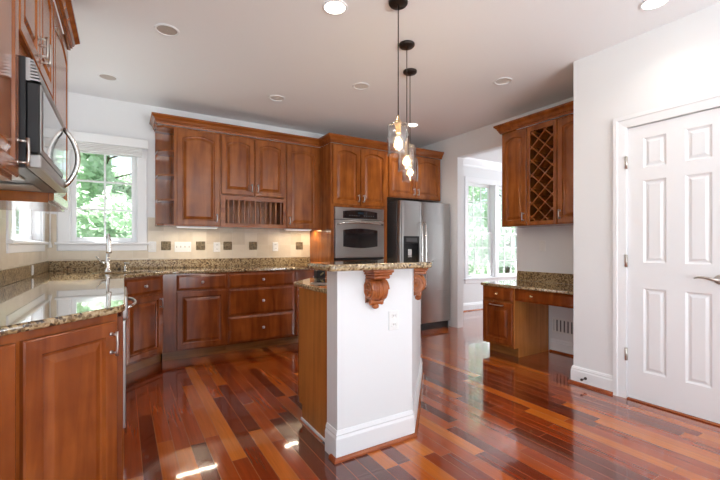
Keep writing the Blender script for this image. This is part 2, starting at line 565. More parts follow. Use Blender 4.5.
# ------------------------------------------------------------------ cabinet part builders (local: x width, front = -y, face frame at y=0)
def loop_rect(x0, x1, z0, z1, y, arch=0.0, nt=11):
    pts = [(x0, y, z0), (x1, y, z0)]
    for k in range(nt):
        t = k / (nt - 1)
        x = x1 + (x0 - x1) * t
        sgn = 2 * t - 1
        pts.append((x, y, z1 + arch * (1 - sgn * sgn)))
    return pts

def door_mb(x0, x1, z0, z1, arch=0.0, stile=0.058, th=0.021, yf=0.0):
    mb = MB()
    f = yf - th
    a = arch
    top = z1 - stile - a
    def inner(d, y): return loop_rect(x0 + stile + d, x1 - stile - d, z0 + stile + d, top - d, y, a)
    L = [loop_rect(x0, x1, z0, z1, yf - 0.0005), loop_rect(x0, x1, z0, z1, f + 0.005),
         loop_rect(x0 + 0.005, x1 - 0.005, z0 + 0.005, z1 - 0.005, f),
         inner(-0.006, f), inner(0.0, f + 0.013), inner(0.009, f + 0.014), inner(0.034, f + 0.003), inner(0.037, f + 0.002)]
    mb.loops(L, cap0=True)
    return mb

def drawer_mb(x0, x1, z0, z1, th=0.021, yf=0.0):
    mb = MB()
    f = yf - th
    L = [loop_rect(x0, x1, z0, z1, yf - 0.0005, nt=3), loop_rect(x0, x1, z0, z1, f + 0.010, nt=3),
         loop_rect(x0 + 0.007, x1 - 0.007, z0 + 0.007, z1 - 0.007, f + 0.007, nt=3),
         loop_rect(x0 + 0.022, x1 - 0.022, z0 + 0.022, z1 - 0.022, f, nt=3)]
    mb.loops(L, cap0=True)
    return mb

def pull(parent, x, z, L=0.096, y=-0.021, m=None):
    mb = MB()
    for dz in (-L * 0.38, L * 0.38):
        mb.lathe([(0.0045, 0), (0.0045, -0.026)], (x, y, z + dz), 'Y', 10)
        mb.lathe([(0.008, 0), (0.008, -0.004)], (x, y, z + dz), 'Y', 12)
    mb.tube([(x, y - 0.028, z - L / 2), (x, y - 0.030, z - L / 4), (x, y - 0.031, z), (x, y - 0.030, z + L / 4), (x, y - 0.028, z + L / 2)],
            [0.006, 0.005, 0.0045, 0.005, 0.006], 10)
    return mb.build('pull', m or PEWTER, parent)

def knob(parent, x, z, y=-0.021, m=None):
    mb = MB()
    mb.lathe([(0.010, 0), (0.010, -0.002), (0.005, -0.004), (0.005, -0.012), (0.014, -0.017), (0.0155, -0.022), (0.012, -0.027), (0.004, -0.029)],
             (x, y, z), 'Y', 16)
    return mb.build('knob', m or PEWTER, parent)

def door(root, x0, x1, z0, z1, arch=0.0, pull_side=None, pull_top=False, m=None, stile=0.058, hw='pull'):
    d = door_mb(x0, x1, z0, z1, arch, stile).build('door', m or CHERRY, root)
    if pull_side:
        px = x1 - 0.032 if pull_side == 'R' else x0 + 0.032
        pz = z1 - 0.085 if pull_top else z0 + 0.085
        if hw == 'pull': pull(d, px, pz)
        else: knob(d, px, pz)
    return d

def drawer(root, x0, x1, z0, z1, m=None, km=None):
    d = drawer_mb(x0, x1, z0, z1).build('drawer', m or CHERRY_H, root)
    knob(d, (x0 + x1) / 2, (z0 + z1) / 2, m=km)
    return d

# ------------------------------------------------------------------ room shell
XL, YB, XR, XD, YD, ZC = -0.65, 4.93, 4.06, 3.29, 1.87, 2.74
YREAR, XFAR, YNEAR = -3.2, 8.0, 1.0

struct('floor', MB().box(XL - 0.15, XFAR + 0.15, YREAR - 0.15, YB + 0.15, -0.10, 0.0), FLOOR)
struct('ceiling', MB().box(XL - 0.15, XFAR + 0.15, YREAR - 0.15, YB + 0.15, ZC, ZC + 0.12), CEIL)

def wall(name, axis, p0, p1, a0, a1, z0, z1, holes, m):
    """wall slab between p0 and p1 on its thin axis, running a0..a1 on the other, with rectangular holes (a0,a1,z0,z1)"""
    mb = MB()
    def bx(b0, b1, c0, c1):
        if b1 - b0 < 1e-4 or c1 - c0 < 1e-4: return
        if axis == 'Y': mb.box(b0, b1, p0, p1, c0, c1)
        else: mb.box(p0, p1, b0, b1, c0, c1)
    cur = a0
    for h0, h1, hz0, hz1 in sorted(holes):
        bx(cur, h0, z0, z1); bx(h0, h1, z0, hz0); bx(h0, h1, hz1, z1); cur = h1
    bx(cur, a1, z0, z1)
    return struct(name, mb, m)

W1 = (-0.47, 0.14, 1.20, 2.21)      # back window hole
W2 = (3.42, 4.62, 1.20, 2.21)       # left window hole
W3 = (5.30, 6.02, 0.58, 2.33)       # dining window, left unit
W4 = (6.12, 6.84, 0.58, 2.33)
wall('wall_back', 'Y', YB, YB + 0.15, XL - 0.15, XFAR + 0.15, 0, ZC, [W1, W3, W4], WALL)
wall('wall_left', 'X', XL - 0.15, XL, YREAR - 0.15, YB, 0, ZC, [W2, (-1.5, 0.5, 0.4, 2.35)], WALL)
wall('wall_right', 'X', XR, XR + 0.115, YD, YB, 0, ZC, [(3.0, 3.97, 0.0, 2.43)], WALL)
wall('wall_alcove', 'Y', YD - 0.115, YD, XD + 0.0, XFAR, 0, ZC, [], WALL)
wall('wall_pantry', 'X', XD, XD + 0.115, YREAR, YD - 0.115, 0, ZC, [(0.85, 1.457, 0.0, 2.07)], WALL)
wall('wall_rear', 'Y', YREAR - 0.15, YREAR, XL, XFAR + 0.15, 0, ZC, [(-0.1, 2.9, 0.45, 2.4)], WALL)
wall('wall_dining', 'X', XFAR, XFAR + 0.15, YREAR, YB, 0, ZC, [(2.0, 4.2, 0.6, 2.4)], WALL)
struct('wall_closet', MB().box(XD + 0.75, XD + 0.80, YREAR, YD - 0.115, 0, ZC), WALL)

# baseboards
BBP = [(0, 0), (0.016, 0), (0.016, 0.105), (0.011, 0.118), (0.013, 0.124), (0.006, 0.142), (0, 0.142)]
SHP = [(0.016, 0), (0.034, 0), (0.033, 0.010), (0.027, 0.018), (0.016, 0.020)]
def baseboard(side, path, s=1, shoe=True):
    o = struct('baseboard_' + side, MB().sweep(BBP, path, s), TRIM)
    if shoe: MB().sweep(SHP, path, s).build('shoe_moulding', SHOE, o)
    return o
baseboard('pantry', [(XD, 1.548), (XD, YD), (XD + 0.03, YD)], -1)
baseboard('pantry_near', [(XD, -3.1), (XD, 0.758)], -1)
baseboard('alcove', [(XR, YD + 0.02), (XR, 2.56)], -1)
baseboard('dining', [(XR + 0.116, YB), (XFAR, YB)], 1)
# dining room crown
struct('trim_1', MB().sweep([(0, 2.60), (0.012, 2.60), (0.02, 2.635), (0.075, 2.71), (0.085, 2.74), (0, 2.74)], [(XR + 0.116, YB), (XFAR, YB)], 1), TRIM)
# backsplash tiles
tb = MB()
tb.box(XL + 0.010, -0.57, YB - 0.010, YB - 0.0005, 1.014, 1.485)
tb.box(-0.57, 0.235, YB - 0.010, YB - 0.0005, 1.014, 1.115)
tb.box(0.235, 0.31, YB - 0.010, YB - 0.0005, 1.014, 1.485)
tb.box(0.31, 2.204, YB - 0.010, YB - 0.0005, 1.014, 1.41)
struct('wall_backsplash', tb, TILE)
tl = MB()
tl.box(XL + 0.0005, XL + 0.010, 1.29, 3.31, 1.014, 1.41)
tl.box(XL + 0.0005, XL + 0.010, 3.31, 4.74, 1.014, 1.115)
tl.box(XL + 0.0005, XL + 0.010, 4.74, YB, 1.014, 1.485)
struct('wall_backsplash_left', tl, TILE)

# ------------------------------------------------------------------ windows (local: x width, -y into the room, wall face at y=0)
def window(name, loc, rz, w, z0, z1, cas, cols, rows, double=False, stool=True, depth=0.15, sash=0.045, casl=None, casr=None):
    casl = cas if casl is None else casl
    casr = cas if casr is None else casr
    r = sroot(name, loc, rz)
    mb = MB()                                     # casing + jambs
    if cas:
        mb.box(-casl, 0.004, -0.018, -0.0005, z0 - 0.0, z1 + 0.0, 0.004)
        mb.box(w - 0.004, w + casr, -0.018, -0.0005, z0, z1, 0.004)
        mb.box(-casl, w + casr, -0.020, -0.0005, z1 - 0.004, z1 + cas, 0.004)
    mb.box(0.0, 0.012, 0.0, depth, z0, z1); mb.box(w - 0.012, w, 0.0, depth, z0, z1)
    mb.box(0.0, w, 0.0, depth, z1 - 0.012, z1); mb.box(0.0, w, 0.0, depth, z0, z0 + 0.012)
    mb.build('window_casing', TRIM, r)
    if stool:
        MB().box(-casl - (0.025 if casl == cas else 0), w + casr + (0.025 if casr == cas else 0), -0.045, 0.03, z0 - 0.022, z0 + 0.004, 0.005).build('window_sill', TRIM, r)
        MB().box(-casl, w + casr, -0.018, -0.0005, z0 - 0.085, z0 - 0.023, 0.004).build('window_apron', TRIM, r)
    def sash_unit(a0, a1, b0, b1, y):
        s = MB()
        s.box(a0, a0 + sash, y, y + 0.04, b0, b1, 0.003); s.box(a1 - sash, a1, y, y + 0.04, b0, b1, 0.003)
        s.box(a0 + sash, a1 - sash, y, y + 0.04, b0, b0 + sash, 0.003); s.box(a0 + sash, a1 - sash, y, y + 0.04, b1 - sash, b1, 0.003)
        for k in range(1, cols):
            x = a0 + sash + (a1 - a0 - 2 * sash) * k / cols
            s.box(x - 0.009, x + 0.009, y + 0.010, y + 0.030, b0 + sash, b1 - sash)
        for k in range(1, rows):
            z = b0 + sash + (b1 - b0 - 2 * sash) * k / rows
            s.box(a0 + sash, a1 - sash, y + 0.0102, y + 0.0298, z - 0.009, z + 0.009)
        so = s.build('window_sash', TRIM, r)
        MB().box(a0 + sash - 0.004, a1 - sash + 0.004, y + 0.018, y + 0.022, b0 + sash - 0.004, b1 - sash + 0.004).build('window_pane', GLASS, so)
    if double:
        zm = (z0 + z1) / 2 - 0.05
        sash_unit(0.012, w - 0.012, z0 + 0.012, zm + 0.02, 0.05)
        sash_unit(0.012, w - 0.012, zm - 0.02, z1 - 0.012, 0.095)
    else:
        sash_unit(0.012, w - 0.012, z0 + 0.012, z1 - 0.012, 0.06)
    return r
window('window_1', (W1[0], YB, 0), 0, W1[1] - W1[0], W1[2], W1[3], 0.09, 2, 3)
# left wall: local x runs along +y, room side is +x  -> rz = +90
window('window_2', (XL, W2[0], 0), R(90), W2[1] - W2[0], W2[2], W2[3], 0.09, 2, 3)
window('window_3', (W3[0], YB, 0), 0, W3[1] - W3[0], W3[2], W3[3], 0.085, 3, 3, double=True, sash=0.04, casr=0.0495)
window('window_4', (W4[0], YB, 0), 0, W4[1] - W4[0], W4[2], W4[3], 0.085, 3, 3, double=True, sash=0.04, casl=0.0495)
window('window_5', (2.9, YREAR, 0), R(180), 3.0, 0.45, 2.4, 0.09, 4, 1)
window('window_6', (XL, -1.5, 0), R(90), 2.0, 0.4, 2.35, 0.09, 3, 1)  # unseen window, added and placed to let lamp light reach the alcove
window('window_7', (XFAR, 4.2, 0), R(-90), 2.2, 0.6, 2.4, 0.09, 3, 1)  # unseen window, added to let the dining fill lamp in

# ------------------------------------------------------------------ pantry door
d1 = sroot('door_1', (XD, 1.457, 0), R(-90))       # local x -> -y, room side -y -> -x
DW, DH = 0.607, 2.06
mb = MB()
th = 0.035
cols_ = [(0.106, 0.249), (0.358, 0.501)]
rows_ = [(0.227, 0.85), (1.04, 1.65), (1.745, 1.965)]
y0 = 0.004
xs = [0.0012, cols_[0][0], cols_[0][1], cols_[1][0], cols_[1][1], DW - 0.003]
zs = [0.012, rows_[0][0], rows_[0][1], rows_[1][0], rows_[1][1], rows_[2][0], rows_[2][1], DH]
for i in range(5):
    for j in range(7):
        if i in (1, 3) and j in (1, 3, 5):
            a, b_, c, d_ = xs[i], xs[i + 1], zs[j], zs[j + 1]
            def q(dd, y): return [(a + dd, y, c + dd), (b_ - dd, y, c + dd), (b_ - dd, y, d_ - dd), (a + dd, y, d_ - dd)]
            mb.loops([q(0, y0), q(0.012, y0 + 0.010), q(0.020, y0 + 0.010), q(0.036, y0 + 0.003)])
        else:
            mb.add([(xs[i], y0, zs[j]), (xs[i + 1], y0, zs[j]), (xs[i + 1], y0, zs[j + 1]), (xs[i], y0, zs[j + 1])], [(0, 1, 2, 3)])
mb.box(0.0012, DW - 0.003, y0 + 0.0105, y0 + th, 0.012, DH)
mb.box(0.0012, 0.012, y0 + 0.0006, y0 + th, 0.012, DH - 0.0005)
leaf = mb.build('door_leaf', TRIM, d1)
mb = MB()
CW = 0.088
cprof = [(0.0, -0.0005), (0.0, -0.012), (0.012, -0.014), (0.055, -0.019), (0.062, -0.024), (CW, -0.024), (CW, -0.0005)]
def casing_side(mb, x, sgn, z0, z1):
    vs = []
    for z in (z0, z1):
        for o, y in cprof:
            vs.append((x + sgn * o, y, z + (o if z == z1 else 0)))
    n = len(cprof)
    fs = [(k, (k + 1) % n, n + (k + 1) % n, n + k) for k in range(n)] + [tuple(range(n)), tuple(range(2 * n - 1, n - 1, -1))]
    mb.add(vs, fs)
casing_side(mb, -0.0005, -1, 0, 2.0665)
casing_side(mb, DW + 0.0005, 1, 0, 2.0665)
vs = []
for x, sg in ((-0.0005, -1), (DW + 0.0005, 1)):
    for o, y in cprof: vs.append((x + sg * o, y, 2.0665 + o))
n = len(cprof)
mb.add(vs, [(k, (k + 1) % n, n + (k + 1) % n, n + k) for k in range(n)] + [tuple(range(n)), tuple(range(2 * n - 1, n - 1, -1))])
mb.box(-0.0035, 0.0005, 0.0, 0.112, 0, 2.07); mb.box(DW - 0.0005, DW + 0.0035, 0.0, 0.112, 0, 2.07)
mb.box(-0.0035, DW + 0.0035, 0.0, 0.112, 2.0655, 2.0699)
mb.box(0.0006, 0.014, 0.041, 0.055, 0.0, 2.065); mb.box(DW - 0.014, DW - 0.0006, 0.041, 0.055, 0.0, 2.065); mb.box(0.0141, DW - 0.0141, 0.041, 0.055, 2.05, 2.065)
mb.build('door_casing', TRIM, d1)
for z in (0.34, 1.05, 1.80):
    hb = MB()
    hb.tube([(-0.002, -0.012, z - 0.048), (-0.002, -0.012, z + 0.048)], 0.010, 10)
    hb.box(0.001, 0.004, -0.004, 0.004, z - 0.044, z + 0.044)
    hb.build('hinge', PEWTER, d1)
hb = MB()
hx, hz = DW - 0.065, 0.945
hb.lathe([(0.032, 0.004), (0.032, -0.004), (0.026, -0.010), (0.012, -0.013), (0.012, -0.045), (0.008, -0.05)], (hx, 0, hz), 'Y', 24)
hb.tube([(hx, -0.042, hz), (hx - 0.03, -0.046, hz + 0.002), (hx - 0.07, -0.046, hz + 0.012), (hx - 0.10, -0.044, hz + 0.011), (hx - 0.122, -0.042, hz + 0.002)],
        [0.011, 0.010, 0.008, 0.007, 0.005], 12)
hb.build('door_handle', PEWTER, d1)
struct('door_threshold', MB().box(XD - 0.02, XD + 0.10, 0.853, 1.454, 0.0005, 0.010, 0.004), SHOE)

ds = MB()
ds.lathe([(0.012, 0), (0.012, -0.004), (0.005, -0.006), (0.005, -0.05), (0.010, -0.052), (0.010, -0.065), (0.006, -0.068)], (0, 0, 0), 'Y', 14)
o = ds.build('door_stop', OILB)
o.location = (XD - 0.0165, 1.76, 0.065); o.rotation_euler = (0, 0, R(-90))
tag(o, 'small metal door stop screwed into the white baseboard beside the pantry door', 'door stop')

# ------------------------------------------------------------------ base cabinets along the back wall
Y0 = 4.30
DEP = YB - Y0 - 0.001
def base_body(root, w, depth, m=CHERRY, toe=True):
    mb = MB()
    mb.box(0, w, 0, depth, 0.10, 0.883)
    mb.build('carcass', m, root)
    if toe:
        MB().box(0, w, 0.075, depth, 0.0, 0.0995).build('toe_kick', TOE, root)

# corner sink base
r = thing('corner_base_cabinet', 'diagonal cherry corner cabinet under the sink, false drawer above its door', 'base cabinet', (-0.02, 3.94, 0), R(45))
MB().prism([(-0.02, 3.94), (0.34, 4.30), (0.34, YB - 0.001), (XL + 0.001, YB - 0.001), (XL + 0.001, 3.94)], 0.10, 0.74).build('carcass', CHERRY_D, r, True)
MB().prism([(-0.02, 3.94), (0.34, 4.30), (0.34, 4.34), (0.26, 4.34), (-0.06, 4.0), (-0.06, 3.94)], 0.7405, 0.883).build('face_rail', CHERRY_D, r, True)
MB().prism([(-0.02 - 0.06, 3.94 + 0.046), (0.33, 4.396), (0.33, 4.9), (-0.6, 4.9), (-0.6, 3.986)], 0.0, 0.0995).build('toe_kick', TOE, r, True)
drawer(r, 0.03, 0.478, 0.715, 0.865, CHERRY_D)
door(r, 0.03, 0.478, 0.125, 0.695, 0, 'R', True, CHERRY_D)

r = thing('base_cabinet', 'cherry base cabinet with one drawer over one door, right of the diagonal sink cabinet', 'base cabinet', (0.3405, Y0, 0))
base_body(r, 0.617, DEP, CHERRY_D)
drawer(r, 0.122, 0.604, 0.715, 0.870, CHERRY_D)
door(r, 0.122, 0.604, 0.115, 0.700, 0, None, True, CHERRY_D)
r = thing('base_cabinet', 'wide cherry base cabinet with three drawers under the back counter', 'base cabinet', (0.958, Y0, 0))
base_body(r, 0.772, DEP, CHERRY_D)
for z0_, z1_ in ((0.715, 0.870), (0.412, 0.700), (0.115, 0.398)):
    drawer(r, 0.012, 0.760, z0_, z1_, CHERRY_D)
r = thing('base_cabinet', 'narrow cherry base cabinet beside the oven tower, mostly behind the island', 'base cabinet', (1.7305, Y0, 0))
base_body(r, 0.473, DEP, CHERRY_D)
drawer(r, 0.012, 0.460, 0.715, 0.870, CHERRY_D)
door(r, 0.012, 0.460, 0.115, 0.700, 0, 'L', True, CHERRY_D)

# ------------------------------------------------------------------ left run base: dishwasher, cabinets, angled end cabinet
r = thing('dishwasher', 'stainless dishwasher seen edge-on under the left counter', 'dishwasher', (-0.02, 2.60, 0), R(90))
MB().box(0.004, 0.606, 0.0, 0.60, 0.10, 0.878).build('tub_body', DGREY, r)
MB().box(0.004, 0.606, -0.035, -0.0005, 0.115, 0.735, 0.004).build('door', STEEL, r)
MB().box(0.004, 0.606, -0.045, -0.0005, 0.738, 0.876, 0.012, 3).build('control_panel', STEEL, r)
MB().box(0.01, 0.60, 0.055, 0.60, 0.0, 0.0995).build('kick_plate', BLACK, r)
hb = MB()
hp = []
for k in range(13):
    t = k / 12
    hp.append((0.06 + 0.49 * t, -0.040 - 0.050 * math.sin(PI * t) ** 0.6, 0.80))
hb.tube(hp, 0.011, 12)
hb.build('handle', CHROME, r)
r = thing('base_cabinet', 'cherry filler cabinet between the dishwasher and the diagonal sink cabinet', 'base cabinet', (-0.02, 3.2115, 0), R(90))
base_body(r, 0.727, 0.628, CHERRY_D)
drawer(r, 0.03, 0.69, 0.715, 0.870, CHERRY_D)
door(r, 0.03, 0.355, 0.115, 0.700, 0, None, True, CHERRY_D)
door(r, 0.365, 0.69, 0.115, 0.700, 0, None, True, CHERRY_D)
r = thing('base_cabinet', 'cherry base cabinet between the angled end cabinet and the dishwasher', 'base cabinet', (-0.02, 1.921, 0), R(90))
base_body(r, 0.677, 0.628, CHERRY_D)
door(r, 0.03, 0.65, 0.115, 0.860, 0, None, True, CHERRY_D)
r = thing('end_base_cabinet', 'angled cherry end cabinet in the left foreground under the granite counter', 'base cabinet', (-0.649, 1.29, 0), R(45))
MB().prism([(-0.649, 1.29), (-0.02, 1.919), (-0.02, 1.9205), (-0.649, 1.9205)], 0.10, 0.883).build('carcass', CHERRY_E, r, True)
MB().prism([(-0.649, 1.40), (-0.13, 1.919), (-0.649, 1.919)], 0.0, 0.0995).build('toe_kick', TOE, r, True)
door(r, 0.512, 0.872, 0.115, 0.852, 0, 'R', True, CHERRY_E, stile=0.062)
door(r, 0.02, 0.490, 0.115, 0.852, 0, None, True, CHERRY_E)

# ------------------------------------------------------------------ countertops
def rounded(poly, rad, seg=5):
    out = []
    n = len(poly)
    for i in range(n):
        p = Vector(poly[i]); a = Vector(poly[i - 1]); b = Vector(poly[(i + 1) % n])
        rr = rad[i] if isinstance(rad, (list, tuple)) else rad
        if rr <= 0: out.append(tuple(p)); continue
        d0 = (a - p).normalized(); d1 = (b - p).normalized()
        p0 = p + d0 * rr; p1 = p + d1 * rr
        for k in range(seg + 1):
            t = k / seg
            out.append(tuple(p0.lerp(p, t).lerp(p.lerp(p1, t), t)))
    return out
outer = rounded([(XL + 0.002, 1.245), (0.010, 1.905), (0.010, 3.885), (0.395, 4.270), (2.203, 4.270), (2.203, YB - 0.002), (XL + 0.002, YB - 0.002)],
                [0, 0.05, 0.03, 0.03, 0, 0, 0])
sk_c, sk_u, sk_v = Vector((0.03, 4.30)), Vector((0.7071, 0.7071)), Vector((-0.7071, 0.7071))
def sk(u, v): p = sk_c + sk_u * u + sk_v * v; return (p.x, p.y)
SW_, SD_ = 0.25, 0.15
hole = rounded([sk(-SW_, -SD_), sk(-SW_, SD_), sk(SW_, SD_), sk(SW_, -SD_)], 0.06)
o = slab('countertop', [outer, hole], 0.884, 0.914, 0.009, GRANITE)
tag(o, 'long L-shaped polished granite countertop along the left and back walls', 'countertop')
gs = MB()
gs.box(XL + 0.0225, 2.203, YB - 0.022, YB - 0.0105, 0.9142, 1.0138, 0.002)
gs.build('granite_upstand', GRANITE_H, o)
gs = MB()
gs.box(XL + 0.0105, XL + 0.022, 1.29, YB - 0.0105, 0.9142, 1.0138, 0.002)
gs.build('granite_upstand', GRANITE_H, o)

# sink
r = thing('sink', 'stainless undermount sink set diagonally into the corner of the counter', 'sink', (0.03, 4.30, 0.742), R(45))
mb = MB()
def sl(du, z): return [(-SW_ + du, -SD_ + du, z), (SW_ - du, -SD_ + du, z), (SW_ - du, SD_ - du, z), (-SW_ + du, SD_ - du, z)]
mb.loops([sl(-0.018, 0.142), sl(-0.004, 0.142), sl(0.0, 0.135), sl(0.012, 0.012), sl(0.03, 0.004)])
mb.build('basin', STEEL, r)
mb = MB(); mb.lathe([(0.04, 0.0045), (0.04, 0.007), (0.028, 0.006)], (0, 0, 0), 'Z', 20)
mb.build('drain', CHROME, r)

# faucet (local -y is toward the sink)
r = thing('faucet', 'tall satin nickel pull-down faucet behind the corner sink, in front of the window', 'faucet', (-0.125, 4.455, 0.9143), R(8))
mb = MB()
mb.lathe([(0.030, 0.0), (0.030, 0.006), (0.024, 0.012), (0.020, 0.05), (0.020, 0.115), (0.014, 0.125), (0.014, 0.20)], (0, 0, 0), 'Z', 20)
mb.build('column', CHROME, r)
mb = MB()
pts = [(0, 0, 0.20), (0, 0, 0.27)]
for k in range(1, 10):
    a = PI * k / 9
    pts.append((0, -0.045 + 0.045 * math.cos(a), 0.315 + 0.045 * math.sin(a)))
mb.tube(pts, 0.0125, 14)
mb.build('spout', CHROME, r)
mb = MB()
mb.lathe([(0.0135, 0.325), (0.018, 0.31), (0.019, 0.25), (0.023, 0.20), (0.024, 0.185), (0.016, 0.18)], (0, -0.09, 0), 'Z', 18)
mb.build('spray_head', CHROME, r)
mb = MB()
mb.lathe([(0.014, 0.0), (0.014, -0.045), (0.010, -0.05)], (0, 0, 0.09), 'X', 14)
mb.tube([(-0.045, 0, 0.09), (-0.07, -0.02, 0.115), (-0.10, -0.03, 0.155)], [0.008, 0.006, 0.005], 10)
mb.build('lever', CHROME, r)
r = thing('soap_dispenser', 'small chrome soap pump on the counter right of the faucet', 'soap dispenser', (0.02, 4.50, 0.9143), R(45))
mb = MB()
mb.lathe([(0.018, 0), (0.018, 0.005), (0.011, 0.01), (0.011, 0.05), (0.006, 0.055), (0.006, 0.075), (0.012, 0.078), (0.012, 0.088)], (0, 0, 0), 'Z', 16)
mb.tube([(0, 0, 0.083), (0, -0.05, 0.080)], 0.005, 8)
mb.build('pump', CHROME, r)

# ------------------------------------------------------------------ wall cabinets, back wall
YU = 4.605
ZU0, ZU1 = 1.385, 2.455
UD = YB - YU - 0.0015
def wall_body(root, w, h, depth=UD, m=CHERRY):
    MB().box(0, w, 0, depth, 0, h).build('carcass', m, root)
HU = ZU1 - ZU0
r = thing('open_end_shelf', 'open cherry end shelf with curved shelves beside the window', 'shelf', (0.31, YU, ZU0))
mb = MB()
mb.box(0.162, 0.174, 0, UD, 0, HU); mb.box(0, 0.1618, UD - 0.012, UD, 0, HU)
mb.build('back_panels', CHERRY, r)
for i, z in enumerate((0.0, 0.27, 0.535, 0.80, HU - 0.02)):
    pl = []
    if i in (0, 4):
        pl = [(0.0, UD - 0.0125), (0.0, 0.06), (0.06, 0.0), (0.1615, 0.0), (0.1615, UD - 0.0125)]
    else:
        pl = [(0.1615, UD - 0.0125), (0.0, UD - 0.0125)]
        for k in range(11):
            a = PI / 2 * k / 10
            pl.append((0.1615 - 0.1615 * math.cos(a) ** 0.7, UD - 0.0125 - (UD - 0.02) * math.sin(a) ** 0.7))
    MB().prism(pl, z, z + 0.018).build('shelf_board', CHERRY_H, r)

r = thing('wall_cabinet', 'tall single-door cherry wall cabinet with arched panel, next to the open end shelf', 'wall cabinet', (0.4845, YU, ZU0))
wall_body(r, 0.465, HU)
door(r, 0.012, 0.455, 0.012, HU - 0.022, 0.038, 'R')
r = thing('wall_cabinet', 'cherry wall cabinet with two arched doors above a plate rack', 'wall cabinet', (0.950, YU, ZU0))
Wc = 0.780
mb = MB()
mb.box(0, Wc, 0, UD, 0.372, HU)
mb.box(0, Wc, UD - 0.012, UD, 0, 0.3718)
mb.box(0, 0.018, 0, UD - 0.0125, 0, 0.3718); mb.box(Wc - 0.018, Wc, 0, UD - 0.0125, 0, 0.3718)
mb.box(0.0182, Wc - 0.0182, 0, UD - 0.0125, 0, 0.018)
mb.build('carcass', CHERRY, r)
mb = MB()
mb.box(0.0, 0.052, -0.020, -0.0005, 0, 0.362); mb.box(Wc - 0.036, Wc, -0.020, -0.0005, 0, 0.362)
mb.box(0.0522, Wc - 0.0362, -0.020, -0.0005, 0, 0.045); mb.box(0.0522, Wc - 0.0362, -0.020, -0.0005, 0.315, 0.362)
pr = mb.build('plate_rack', CHERRY_H, r)
for k in range(11):
    x = 0.085 + k * (Wc - 0.036 - 0.052 - 0.06) / 10
    MB().box(x - 0.007, x + 0.007, -0.014, 0.0, 0.0455, 0.3145, 0.003).build('divider', CHERRY, pr)
    MB().box(x - 0.006, x + 0.006, 0.22, 0.232, 0.0185, 0.3715, 0.002).build('divider', CHERRY, pr)
door(r, 0.010, 0.386, 0.378, HU - 0.022, 0.035, 'R')
door(r, 0.394, 0.770, 0.378, HU - 0.022, 0.035, 'L')
r = thing('wall_cabinet', 'tall single-door cherry wall cabinet with arched panel, beside the oven tower', 'wall cabinet', (1.7305, YU, ZU0))
wall_body(r, 0.472, HU)
door(r, 0.014, 0.440, 0.012, HU - 0.022, 0.038, 'L')

# oven tower
YT = 4.30
r = thing('oven_cabinet', 'tall cherry oven cabinet with two arched doors above the built-in oven', 'oven cabinet', (2.205, YT, 0))
TW, TD = 0.862, YB - YT - 0.001
OX0, OX1, OZ0, OZ1 = 0.050, 0.790, 0.985, 1.655
mb = MB()
mb.box(0, TW, 0, TD, 1.66, ZU1)
mb.box(0, OX0 - 0.003, 0, TD, 0.10, 1.6598); mb.box(OX1 + 0.003, TW, 0, TD, 0.10, 1.6598)
mb.box(OX0 - 0.0028, OX1 + 0.0028, 0, TD, 0.10, 0.98)
mb.build('carcass', CHERRY, r)
MB().box(0, TW, 0.075, TD, 0, 0.0995).build('toe_kick', TOE, r)
door(r, 0.024, 0.424, 1.695, ZU1 - 0.022, 0.038, 'R')
door(r, 0.436, 0.838, 1.695, ZU1 - 0.022, 0.038, 'L')
drawer(r, 0.03, 0.832, 0.62, 0.95)
drawer(r, 0.03, 0.832, 0.13, 0.605)

# built-in oven
r = thing('wall_oven', 'stainless built-in wall oven with black control strip in the cherry tower', 'oven', (2.205 + OX0, YT, OZ0))
ow = OX1 - OX0; oh = OZ1 - OZ0
MB().box(0.01, ow - 0.01, 0.0, 0.52, 0.0, oh).build('oven_body', DGREY, r)
mb = MB()
mb.box(0, ow, -0.030, -0.0005, oh - 0.150, oh, 0.004)
cp = mb.build('control_panel', STEEL, r)
cd = MB()
pl = [(0.11, 0.0), (ow - 0.11, 0.0)]
for k in range(9):
    t = k / 8
    pl.append((ow - 0.11 - (ow - 0.22) * t, 0.088 + 0.020 * math.sin(PI * t)))
n = len(pl); zb = oh - 0.135
vs = [(x, -0.030, zb + z) for x, z in pl] + [(x, -0.0325, zb + z) for x, z in pl]
cd.add(vs, [tuple(range(n)), tuple(range(2 * n - 1, n - 1, -1))] + [(i, n + i, n + (i + 1) % n, (i + 1) % n) for i in range(n)])
cdo = cd.build('control_glass', BLACKG, cp)
for k in range(10):
    x = 0.20 + (k % 5) * 0.035 + (0.22 if k >= 5 else 0)
    MB().box(x, x + 0.016, -0.0335, -0.0326, zb + 0.03, zb + 0.042).build('button', DGREY, cdo)
MB().box(0.33, 0.42, -0.0335, -0.0326, zb + 0.056, zb + 0.085).build('display', DISPLAY, cdo)
od = MB()
dz1 = oh - 0.160
od.box(0, ow, -0.035, -0.0005, 0.03, dz1, 0.005)
odo = od.build('oven_door', STEEL, r)
wn = MB()
pl = []
for k in range(11):
    t = k / 10
    pl.append((0.11 + (ow - 0.22) * t, 0.175 - 0.022 * math.sin(PI * t)))
for k in range(11):
    t = k / 10
    pl.append((ow - 0.11 - (ow - 0.22) * t, 0.385 + 0.022 * math.sin(PI * t)))
n = len(pl)
wn.add([(x, -0.035, z) for x, z in pl] + [(x, -0.0375, z) for x, z in pl],
       [tuple(range(n)), tuple(range(2 * n - 1, n - 1, -1))] + [(i, n + i, n + (i + 1) % n, (i + 1) % n) for i in range(n)])
wn.build('oven_window', BLACKG, odo)
hb = MB()
hz = dz1 - 0.045
